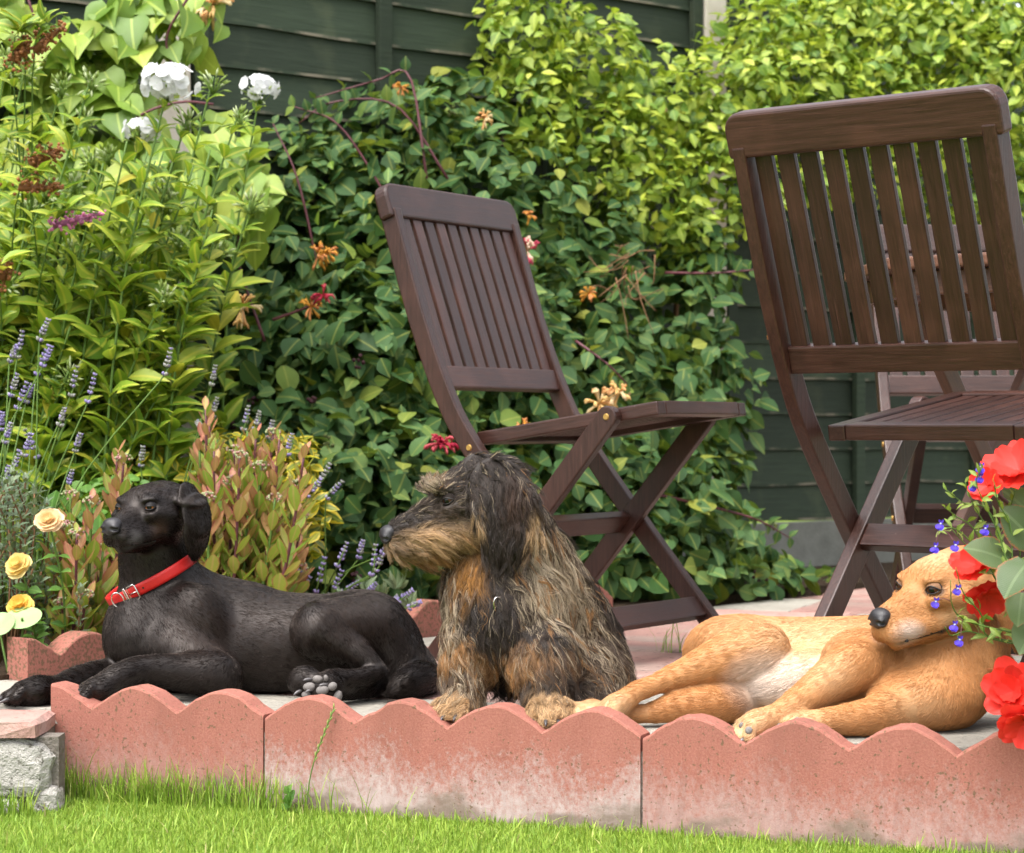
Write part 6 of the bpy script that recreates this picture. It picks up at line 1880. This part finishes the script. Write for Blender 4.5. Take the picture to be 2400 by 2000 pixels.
# ---------------------------------------------------------------- grey-green hebe
def hebe():
    pl = Plant('hebe', 'grey-green small-leaved hebe at the left edge, round the yellow roses', 'shrub', (-0.96, 4.45, 0.01))
    for i in range(64):
        x, y = rng.uniform(-60, 130), rng.uniform(1110, 1470)
        if i < 12: x, y = [(30, 1105), (60, 1120), (85, 1160), (10, 1150), (110, 1180), (190, 1380), (215, 1410), (160, 1330), (230, 1395), (100, 1330), (60, 1250), (20, 1230)][i]
        Y = float(rng.uniform(4.36, 4.62)); tip = P(x, y, Y)
        if tip[2] < 0.06: tip[2] = 0.06 + rng.random() * 0.05
        d0 = nrm(np.array((rng.normal(0.1, 0.35), rng.normal(-0.2, 0.25), 1.0))); Ls = 0.085; b = tip - d0 * Ls
        pl.stem(np.array([np.array((pl.base[0] * 0.5 + b[0] * 0.5, b[1], 0.0)), b, tip]), 0.0018, MAT_STEM_B, sides=4)
        x_ = nrm(np.cross(d0, (0, 1, 0))); y_ = np.cross(d0, x_)
        for j in range(9):
            c = b + d0 * Ls * j / 8; rot = (j % 2) * math.pi / 2 + 0.3
            for sg in (-1, 1):
                out = sg * (math.cos(rot) * x_ + math.sin(rot) * y_)
                pl.leaf('small', c, nrm(out + d0 * (0.3 + 0.12 * j)), d0, 0.023 * rng.uniform(.8, 1.15), M_HEBE)
    pl.finish(200)
hebe()

# ---------------------------------------------------------------- yellow roses
for (x, y, Y, r, col, lab) in ((115, 1226, 4.36, 0.026, (0.86, 0.66, 0.42), 'pale apricot rose bloom on its stem, highest of the three'), (46, 1330, 4.34, 0.027, (0.86, 0.70, 0.30), 'full yellow rose bloom at the left edge, middle of the three'), (48, 1424, 4.32, 0.026, (0.86, 0.62, 0.16), 'yellow rose bloom behind the round leaf, lowest of the three')):
    c = P(x, y, Y)
    pl = Plant('rose', lab, 'rose', (c[0] + 0.02, Y + 0.06, 0.01), 'yellow roses')
    mb = MB(); n = nrm(np.array((rng.normal(0, .2), -0.75, 0.65)))
    for k, (rr, cup, m) in enumerate(((1.0, 0.15, 6), (0.86, 0.35, 6), (0.70, 0.6, 5), (0.5, 0.9, 5), (0.32, 1.2, 4))):
        petal_fan(mb, c + n * r * 0.12 * k, n, r * rr, m, np.clip(np.array(col) * (1.05 - 0.05 * k) * np.array((1, 1 - 0.03 * k, 1 - 0.1 * k)), 0, 1), cup, 1.25, 0.08, rot=k * 0.6)
    pl.mesh_part('bloom', mb, MAT_PETAL)
    pts = curve_pts([pl.base, (pl.base + c) / 2 + np.array((0.01, 0, 0.01)), c - n * 0.004], 9)
    pl.stem(pts, 0.0022, MAT_STEM_G)
    for j in (2, 3, 4, 5, 6):
        for sg in (-1, 1): pl.leaf('oval', pts[j], nrm(np.array((sg, -0.4, 0.2)) + rng.normal(0, .25, 3)), nrm((0, -0.4, 0.9) + rng.normal(0, .2, 3)), 0.030, M_GER)
    pl.finish(20)

# ---------------------------------------------------------------- plant with two round leaves at the left edge
pl = Plant('nasturtium', 'two smooth round pale green leaves at the left edge below the roses', 'plant', tuple(P(20, 1600, 4.26) * np.array((1, 1, 0)) + np.array((0, 0, 0.01))))
def round_leaf(x, y, Y, rx, rz, tilt, name='round_leaf'):
    c = P(x, y, Y); mb = MB(); mpp = Y / F_PX
    V = [c + np.array((0, 0, -0.004))]; n = 22
    for q in (0.5, 1.0):
        for k in range(n):
            t = 2 * math.pi * k / n
            dx, dz = math.cos(t) * rx * mpp * q, math.sin(t) * rz * mpp * q
            V.append(c + np.array((dx * math.cos(tilt) - dz * math.sin(tilt), -math.sin(t) * -0.03 * q + 0.004 * math.sin(3 * t) * q, dx * math.sin(tilt) + dz * math.cos(tilt))))
    Fs = [(0, 1 + k, 1 + (k + 1) % n) for k in range(n)] + [(1 + k, 1 + n + k, 1 + n + (k + 1) % n, 1 + (k + 1) % n) for k in range(n)]
    mb.add(V, Fs); return pl.mesh_part(name, mb, M_NAST)
M_NAST = mat_leaf('nasturtium_leaf', [(0.0, (0.22, 0.36, 0.13)), (0.5, (0.27, 0.42, 0.16)), (1.0, (0.30, 0.45, 0.19))], 0.2, 0.5)
round_leaf(52, 1448, 4.28, 46, 23, R(4)); round_leaf(2, 1462, 4.25, 30, 24, R(-8))
for x in (52, 2): pl.stem(curve_pts([pl.base, P(x, 1490, 4.3), P(x, 1450, 4.27)], 7), 0.0025, MAT_STEM_G)
pl.finish(4)

# ---------------------------------------------------------------- pot with begonia and lobelia at the right edge
pot_c = np.array((0.865, 3.46))
MAT_POT = simple('green_glazed_pot', (0.012, 0.045, 0.040), 0.35, 0.5)
prof = [(0.070, 0.0), (0.078, 0.004), (0.098, 0.115), (0.112, 0.118), (0.114, 0.145), (0.110, 0.150), (0.100, 0.148), (0.096, 0.12)]
V = []; Fs = []; n = 40
for r_, z_ in prof:
    for k in range(n): V.append((r_ * math.cos(2 * math.pi * k / n), r_ * math.sin(2 * math.pi * k / n), z_))
for i in range(len(prof) - 1):
    for k in range(n): Fs.append((i * n + k, i * n + (k + 1) % n, (i + 1) * n + (k + 1) % n, (i + 1) * n + k))
Fs.append(tuple(range(n - 1, -1, -1)))
pot = empty('flower_pot', (pot_c[0], pot_c[1], 0.004)); tag(pot, 'dark green plant pot at the right edge under the red begonia', 'plant pot')
obj('pot_body', mesh_from('pot_body', V, Fs, MAT_POT, True), pot)
sv = [(0.097 * math.cos(2 * math.pi * k / 24), 0.097 * math.sin(2 * math.pi * k / 24), 0.128 + rng.normal(0, .003)) for k in range(24)] + [(0, 0, 0.135)]
obj('compost', mesh_from('compost', sv, [(k, (k + 1) % 24, 24) for k in range(24)], MAT_SOIL), pot)

def big_petal(mb, c, d, n, L, w, col, ruff=0.06):
    """one broad, ruffled petal from c along d"""
    d = nrm(d); n = nrm(n - d * np.dot(n, d)); e = np.cross(n, d)
    ws = [0.18, 0.55, 0.88, 1.0, 0.92, 0.6]; m = 7; V = []; C = []
    for i, q in enumerate(ws):
        t = i / (len(ws) - 1)
        for j in range(m):
            s = (j - (m - 1) / 2) / ((m - 1) / 2)
            tt = t - 0.10 * (abs(s) ** 2) * t
            V.append(c + d * L * tt + e * s * w * q + n * (0.22 * L * t * t + 0.10 * w * s * s + ruff * L * t * math.sin(s * 6 + i)))
    f = []
    for i in range(len(ws) - 1):
        for j in range(m - 1):
            a = i * m + j; f.append((a, a + 1, a + m + 1, a + m))
    mb.add(V, f, tuple(np.clip(np.array(col) * (1 + rng.normal(0, 0.08)), 0, 1)) + (1,))
def begonia_flower(pl, x, y, Y, r, n, layers, col, hollow=None):
    c = P(x, y, Y); n = nrm(n); a = nrm(np.cross(n, (0.2, 0.1, 1))); b = np.cross(n, a); mb = MB()
    for k in range(layers):
        m = 6 if k < 2 else 5; rr = r * (1 - 0.19 * k)
        for i in range(m):
            t = 2 * math.pi * (i + 0.5 * (k % 2)) / m + rng.normal(0, 0.15)
            d = nrm(math.cos(t) * a + math.sin(t) * b + n * (0.10 + 0.28 * k))
            big_petal(mb, c + n * r * 0.05 * k, d, n, rr * rng.uniform(0.85, 1.12), rr * 0.42, np.array(col) * (1 - 0.03 * k), 0.05)
    return pl.mesh_part('flower', mb, MAT_PETAL)
def begonia():
    b0 = np.array((pot_c[0], pot_c[1], 0.135))
    pl = Plant('begonia', 'begonia with large red double flowers at the right edge', 'flowering plant', b0)
    red = (0.85, 0.050, 0.035)
    fl = [(2390, 1106, 3.25, 0.050, (-0.45, -0.55, 0.75), 2), (2315, 1140, 3.24, 0.030, (-0.6, -0.6, 0.3), 2), (2288, 1325, 3.27, 0.038, (-0.6, -0.6, 0.55), 2), (2312, 1392, 3.28, 0.038, (0.1, -0.75, -0.6), 2), (2378, 1622, 3.22, 0.046, (-0.5, -0.75, 0.3), 3), (2402, 1690, 3.2, 0.042, (-0.3, -0.7, -0.5), 2)]
    for x, y, Y, r, n, k in fl:
        begonia_flower(pl, x, y, Y, r, n, k, red)
        c = P(x, y, Y)
        pl.stem(curve_pts([b0 + rng.normal(0, 0.02, 3) * np.array((1, 1, 0)), (b0 + c) / 2 + np.array((0, 0, 0.04)), c], 9), 0.0032, MAT_STEM_P)
    def bleaf(x, y, Y, L, d, n):
        p = P(x, y, Y); pl.leaf('big', p, nrm(d), nrm(n), L, M_BEG)
        pl.stem(curve_pts([b0, (b0 + p) / 2 + np.array((0, 0, 0.03)), p], 7), 0.0026, MAT_STEM_P)
    bleaf(2362, 1318, 3.22, 0.066, (-1, -0.1, 0.35), (0.1, -0.75, 0.65)); bleaf(2410, 1320, 3.18, 0.07, (-0.55, -0.5, -0.6), (-0.3, -0.6, 0.6)); bleaf(2395, 1390, 3.22, 0.05, (-0.2, -0.4, -0.9), (-0.2, -0.9, 0.3))
    bleaf(2420, 1270, 3.24, 0.07, (-0.6, -0.2, 0.6), (-0.3, -0.7, 0.5)); bleaf(2440, 1450, 3.25, 0.07, (-0.5, -0.5, -0.6), (-0.2, -0.8, 0.5)); bleaf(2420, 1210, 3.3, 0.06, (-0.6, -0.2, 0.5), (-0.3, -0.8, 0.4)); bleaf(2500, 1300, 3.3, .08, (0.6, -.4, .1), (0, -.6, .7)); bleaf(2520, 1500, 3.25, .08, (0.4, -.6, -.4), (0, -.6, .7))
    pl.finish(30)
    # lobelia trailing through it
    pl = Plant('lobelia', 'thin stems of blue lobelia in front of the golden dog, right edge', 'flowering plant', b0 + np.array((-0.03, -0.03, 0)))
    st = [[(2330, 1500), (2300, 1440), (2258, 1390), (2240, 1330)], [(2360, 1480), (2265, 1455), (2232, 1420), (2228, 1360)], [(2380, 1400), (2330, 1270), (2280, 1180), (2262, 1130)], [(2390, 1380), (2340, 1250), (2290, 1140), (2300, 1100)], [(2360, 1400), (2290, 1250), (2240, 1210), (2215, 1190)], [(2390, 1400), (2370, 1240), (2340, 1180), (2330, 1130)], [(2400, 1420), (2390, 1280), (2370, 1200), (2380, 1150)], [(2380, 1420), (2300, 1300), (2240, 1240), (2200, 1245)], [(2350, 1500), (2270, 1480), (2230, 1490), (2215, 1470)], [(2400, 1350), (2340, 1310), (2280, 1290), (2230, 1240)], [(2390, 1350), (2320, 1200), (2260, 1180), (2220, 1150)]]
    tips = []
    for s_ in st:
        Y = float(rng.uniform(3.17, 3.28))
        pts = curve_pts([pl.base] + [P(x, y, Y + 0.02 * (3 - i)) for i, (x, y) in enumerate(s_)], 16)
        pl.stem(pts, np.linspace(0.0014, 0.0007, 16), MAT_STEM_G, sides=5); tips.append(pts)
        for j in range(3, 16 if s_[-1][1] < 1300 else 10):
            pl.leaf('lance', pts[j], nrm(rng.normal(0, 0.6, 3) + nrm(pts[j] - pts[j - 1]) * 0.8), nrm(rng.normal(0, .5, 3) + np.array((0, -.5, .6))), (0.034 - 0.0014 * j) * rng.uniform(.7, 1.2), M_LOB)
    for (x, y) in ((2282, 1138), (2300, 1095), (2298, 1118), (2205, 1228), (2193, 1282), (2240, 1278), (2194, 1410), (2245, 1380), (2310, 1240), (2238, 1465), (2250, 1500)):
        Y = 3.2; c = P(x, y, Y); mb = MB(); n = nrm(np.array((-0.4, -0.8, rng.normal(0.1, .3))))
        bl = (0.10, 0.055, 0.55)
        for k, ang in enumerate((-0.55, 0.0, 0.55)):
            d = nrm(np.array((math.sin(ang) * 0.8 - 0.35, -0.35, -math.cos(ang)))); big_petal(mb, c, d, n, 0.0105, 0.0042, bl, 0.02)
        for sg in (-1, 1): big_petal(mb, c, (sg * 0.5 + 0.2, -0.2, 0.9), n, 0.007, 0.0018, bl, 0.02)
        ball(mb, c + n * 0.001, 0.0016, (0.75, 0.75, 0.85))
        pl.mesh_part('flower', mb, MAT_PETAL)
        best = min(tips, key=lambda t: np.min(np.linalg.norm(t - c, axis=1))); q = best[int(np.argmin(np.linalg.norm(best - c, axis=1)))]
        pl.stem(curve_pts([q, (q + c) / 2 + np.array((0, 0, 0.004)), c], 5), 0.0006, MAT_STEM_P, sides=4)
    pl.finish(90)
begonia()

# ================================================================ grass and weeds
def blades(N, X, Y, L, w, lean=0.45, zb=LAWN_Z):
    """numpy grass: each blade a bent strip of three quads"""
    d = rng.uniform(0, 2 * math.pi, N); l = np.abs(rng.normal(0, lean, N)) + 0.08
    L = L * (1 + rng.normal(0, 0.28, N)).clip(0.35, 1.9)
    dirx, diry = np.cos(d), np.sin(d)
    sx, sy = -diry * w / 2, dirx * w / 2
    V = []
    for t, ww in ((0, 1.0), (0.4, 0.95), (0.75, 0.65), (1.0, 0.08)):
        off = l * L * t * t; z = L * (t - 0.25 * l * t * t)
        for s in (-1, 1): V.append(np.stack([X + dirx * off + s * sx * ww, Y + diry * off + s * sy * ww, zb + z], 1))
    V = np.stack(V, 1)
    Fc = np.array([(0, 1, 3, 2), (2, 3, 5, 4), (4, 5, 7, 6)])
    return V, Fc
nt = NT('grass_blade')
va = attr(nt, 'var')
c = nt.ramp(va.outputs['Fac'], [(0.0, (0.12, 0.22, 0.022)), (0.45, (0.22, 0.35, 0.038)), (0.8, (0.33, 0.44, 0.062)), (0.93, (0.45, 0.46, 0.13)), (1.0, (0.46, 0.38, 0.20))])
p = nt.principled(c, 0.5, 0.3); tr = nt.n.new('ShaderNodeBsdfTranslucent'); nt.link(c, tr.inputs['Color'])
ms = nt.n.new('ShaderNodeMixShader'); ms.inputs[0].default_value = 0.35
nt.link(p.outputs[0], ms.inputs[1]); nt.link(tr.outputs[0], ms.inputs[2])
MAT_GRASS = nt.done(ms)
def grass_object(name, sets, label=None, cat=None, kind='stuff'):
    Vs = []; Fs = []; var = []; n0 = 0
    for V, Fc in sets:
        n = len(V); Vs.append(V.reshape(-1, 3)); Fs.append((Fc[None] + (np.arange(n) * 8)[:, None, None]).reshape(-1, 4) + n0)
        var.append(np.repeat(rng.beta(2.2, 2.2, n), 8)); n0 += n * 8
    me = mesh_from(name, np.vstack(Vs), np.vstack(Fs), MAT_GRASS, True)
    at = me.attributes.new('var', 'FLOAT', 'POINT'); at.data.foreach_set('value', np.concatenate(var).astype(np.float32))
    return tag(obj(name, me), label, cat, kind=kind)
def front_of_edging(N, s0, s1, d0, d1):
    s = rng.uniform(s0, s1, N); o = rng.uniform(d0, d1, N)
    q = E0 + ED * s[:, None] - EN * o[:, None]
    return q[:, 0], q[:, 1]
sets = []
x, y = front_of_edging(170000, -0.45, 1.65, 0.0, 0.50); sets.append(blades(170000, x, y, 0.0125, 0.0012, 0.65))
x, y = front_of_edging(26000, -2.2, 3.0, 0.0, 1.9); sets.append(blades(26000, x, y, 0.028, 0.0026, 0.5))
x, y = front_of_edging(2600, -0.5, 1.9, 0.002, 0.03); sets.append(blades(2600, x, y, 0.019, 0.0015, 0.4))
s = np.concatenate([rng.normal(0.08, 0.16, 900), rng.normal(-0.12, 0.06, 250), rng.normal(0.32, 0.05, 120)]); o = np.abs(rng.normal(0.012, 0.012, len(s))) + 0.002
q = E0 + ED * s[:, None] - EN * o[:, None]; sets.append(blades(len(s), q[:, 0], q[:, 1], 0.060, 0.0019, 0.4))
X = rng.uniform(-1.7, -0.74, 1500); Yy = LW - 0.03 - np.abs(rng.normal(0, 0.02, 1500)); sets.append(blades(1500, X, Yy, 0.045, 0.0022, 0.4))
grass_object('grass', sets, 'bright green mown lawn grass along the front of the edging', 'grass')

# weed tuft between the slabs, and seed stalk in front of the limed stone
x = PZ(1562, 0, 4.78); V = blades(14, x[0] + rng.normal(0, 0.012, 14), x[1] + rng.normal(0, 0.008, 14), 0.075, 0.0022, 0.35, 0.0)
grass_object('grass_tuft', [V], 'small tuft of grass growing between slabs behind the golden dog', 'weed', kind='thing')
sp = E0 + ED * (2.52 * PITCH) - EN * 0.02
pl = Plant('grass_stalk', 'single flowering grass stalk leaning in front of the limed edging stone', 'weed', (sp[0], sp[1], LAWN_Z))
pts = curve_pts([(sp[0], sp[1], LAWN_Z), (sp[0] + 0.012, sp[1] - 0.002, LAWN_Z + 0.08), (sp[0] + 0.045, sp[1] - 0.004, LAWN_Z + 0.17)], 12)
pl.stem(pts, 0.0011, MAT_STEM_G)
mb = MB()
for j in range(14):
    t = 0.55 + 0.45 * j / 13; i0 = min(10, int(t * 11)); c = pts[i0] + (pts[i0 + 1] - pts[i0]) * (t * 11 - i0); tg = nrm(pts[i0 + 1] - pts[i0]); e = np.cross(tg, (0, 1, 0)) * (1 if j % 2 else -1)
    bud(mb, c, c + tg * 0.009 + e * 0.003, 0.0016, (0.34, 0.42, 0.12))
pl.mesh_part('seed_head', mb, MAT_PETAL); pl.finish(2)
wp = E0 + ED * (2.35 * PITCH) - EN * 0.025
pl = Plant('weed_seedling', 'tiny green weed shoot at the foot of the limed edging stone', 'weed', (wp[0], wp[1], LAWN_Z))
for k in range(10): pl.leaf('oval', np.array((wp[0], wp[1], LAWN_Z + 0.012 + 0.003 * k)), nrm(np.array((rng.normal(0, .5), -0.3, 1.0))), nrm((rng.normal(0, .5), -1, 0.3)), 0.016, M_GER)
pl.stem(np.array([(wp[0], wp[1], LAWN_Z), (wp[0], wp[1], LAWN_Z + 0.045)]), 0.0012, MAT_STEM_G); pl.finish(10)
